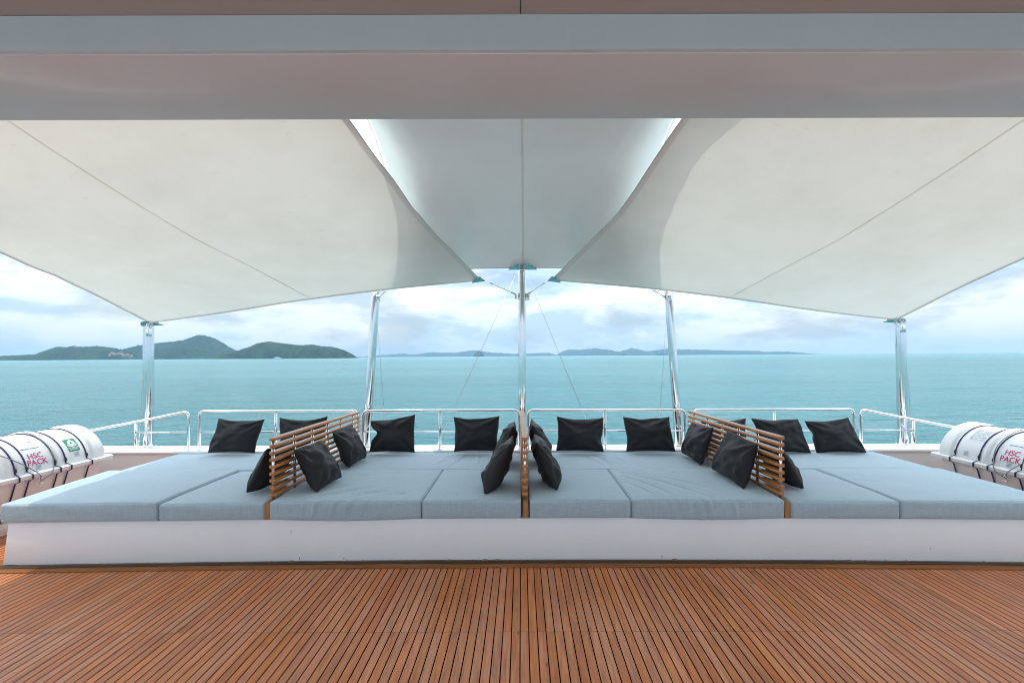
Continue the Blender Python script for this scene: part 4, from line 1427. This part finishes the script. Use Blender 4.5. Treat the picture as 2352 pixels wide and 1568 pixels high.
    # printed note above the lettering
    on_shell(poly([[(-0.075, 0.002), (0.0, 0.002), (0.0, 0.008), (-0.075, 0.008)], [(0.01, 0.001), (0.085, 0.001), (0.085, 0.007), (0.01, 0.007)],
                   [(0.03, 0.078), (0.075, 0.078), (0.075, 0.083), (0.03, 0.083)]]), ty - 0.01, 41, 'printed_line', M['blue'], 0.002)
    on_shell(poly([[(-0.02, 0.07), (0.02, 0.07), (0.02, 0.073), (-0.02, 0.073)], [(0.02, 0.03), (0.09, 0.03), (0.09, 0.032), (0.02, 0.032)],
                   [(0.02, 0.042), (0.09, 0.042), (0.09, 0.044), (0.02, 0.044)]]), ty - 0.01, 41, 'printed_line', M['print'], 0.002)
    # small lifting-point pictograms
    for yy, th in ((ty, 8.0), (4.70 if s < 0 else 4.70, 16 if s < 0 else 12)):
        on_shell(quad(-0.024, 0.024, -0.024, 0.024), yy, th, 'pictogram', M['pale'], 0.002)
        on_shell(poly([[(-0.014, -0.012), (-0.008, -0.014), (0.012, 0.010), (0.008, 0.014)], [(0.0, 0.012), (0.016, 0.016), (0.014, 0.0)], [(-0.02, 0.0), (-0.012, -0.016), (-0.006, -0.004)]]), yy, th, 'pictogram', M['print'], 0.0035)
    if s < 0:
        g = on_shell(quad(-0.058, 0.058, -0.068, 0.068), 4.69, 34, 'liferaft_sign', M['green'], 0.002)
        # raft symbol: tubes, tent canopy with a doorway, water line
        tubes = [(0.050 * math.cos(a), -0.002 + 0.016 * math.sin(a)) for a in [2 * math.pi * k / 24 for k in range(24)]]
        tent = [(-0.040, 0.004), (-0.034, 0.030), (-0.018, 0.050), (0.0, 0.056), (0.018, 0.050), (0.036, 0.028), (0.042, 0.004)]
        wave = [(-0.056 + 0.112 * k / 16, -0.026 + 0.003 * math.sin(k * 1.9)) for k in range(17)] + [(0.056 - 0.112 * k / 16, -0.031 + 0.003 * math.sin((16 - k) * 1.9)) for k in range(17)]
        on_shell(poly([tubes]), 4.69, 34, 'raft_symbol', M['white'], 0.0035)
        on_shell(poly([tent, wave]), 4.69, 34, 'raft_symbol', M['white'], 0.0034)
        on_shell(poly([[(-0.014, 0.012), (0.012, 0.012), (0.002, 0.040)], [(-0.044, -0.0015), (0.044, -0.0015), (0.044, 0.001), (-0.044, 0.001)]]), 4.69, 34, 'raft_symbol', M['green'], 0.005)
        on_shell(text_mesh('LIFERAFT', 0.022), 4.69, 25.6, 'lettering', M['white'], 0.0035)
        on_shell(text_mesh('\u25CE 0098/12', 0.026) if False else text_mesh('0098/12', 0.026), 4.70, 53, 'lettering', M['pale'], 0.002)
        circ = lambda r0, r1: [[(-0.075 + r * math.cos(2 * math.pi * q / 20), r * math.sin(2 * math.pi * q / 20)) for (r, q) in ((r0, k), (r1, k), (r1, k + 1), (r0, k + 1))] for k in range(20)]
        on_shell(poly(circ(0.011, 0.014)), 4.70, 53, 'approval_mark', M['pale'], 0.002)
    else:
        on_shell(quad(-0.085, 0.085, -0.055, 0.105), 4.665, 47, 'instruction_sheet', M['white'], 0.002)
        rr = random.Random(4)
        ln = []
        for k in range(15):
            y = 0.095 - 0.0098 * k
            x = -0.075
            while x < 0.07:
                w = rr.uniform(0.02, 0.06); x2 = min(0.075, x + w)
                ln.append([(x, y), (x2, y), (x2, y + 0.0032), (x, y + 0.0032)]); x = x2 + rr.uniform(0.004, 0.02)
        on_shell(poly(ln), 4.665, 47, 'instruction_print', M['print'], 0.0035)
    # painter rope looped over the shell and made fast to a ring
    yr = 4.30 if s < 0 else 4.27
    ring = Vector((xc + si * 0.345, yr, RZ0 - 0.075))
    P = []
    for t in range(6, 181, 6):
        a = math.radians(t)
        y = yr + 0.115 + 0.04 * math.sin(a) + 0.012 * math.sin(4 * a)
        r = RR + 0.026
        P.append(Vector((xc + si * r * math.cos(a), y, RZ0 + r * math.sin(a))))
    path1 = [ring, Vector((xc + si * 0.380, yr + 0.075, RZ0 - 0.02))] + P[1:]
    bm = bmesh.new(); add_tube(bm, spline(path1, 90), 0.0038, 8); obj('rope', bm, M['rope'], e)
    P2 = [ring, Vector((xc + si * 0.385, yr - 0.05, RZ0 - 0.0)), Vector((xc + si * 0.325, yr - 0.16, RZ0 + 0.12)), Vector((xc + si * 0.27, yr - 0.28, RZ0 + 0.215)), Vector((xc + si * 0.10, yr - 0.40, RZ0 + 0.335))]
    bm = bmesh.new(); add_tube(bm, spline(P2, 50), 0.0038, 8); obj('rope', bm, M['rope'], e)
    bm = bmesh.new()
    cs = [ring + Vector((si * 0.012, 0.022 * math.cos(2 * math.pi * k / 20), 0.022 * math.sin(2 * math.pi * k / 20))) for k in range(20)]
    add_tube(bm, cs, 0.005, 8, closed=True)
    obj('lashing_ring', bm, M['chrome'], e)
    return e
raft(-1, 'white liferaft canister with a green sign beside the left end of the platform')
raft(1, 'white liferaft canister with an instruction sheet beside the right end of the platform')

def cradle(s, label):
    xc, yc = s * 4.63, 4.11
    e = empty('raft_cradle', (xc, yc, 0), label, 'cradle', 'white cradles under the raft canisters')
    for dx in (-0.25, 0.25):
        bm = bmesh.new()
        add_box(bm, xc + dx - 0.03, xc + dx + 0.03, yc - 1.0, yc + 0.9, 0.002, 0.10, 0.006, 2)
        obj('beam', bm, M['paint'], e, angle=40)
    for dy in (-0.6, 0.6):
        bm = bmesh.new()
        add_box(bm, xc - 0.30, xc + 0.30, yc + dy - 0.04, yc + dy + 0.04, 0.103, 0.149, 0.006, 2)
        obj('saddle', bm, M['dark'], e, angle=40)
cradle(-1, 'white cradle under the left liferaft canister')
cradle(1, 'white cradle under the right liferaft canister')
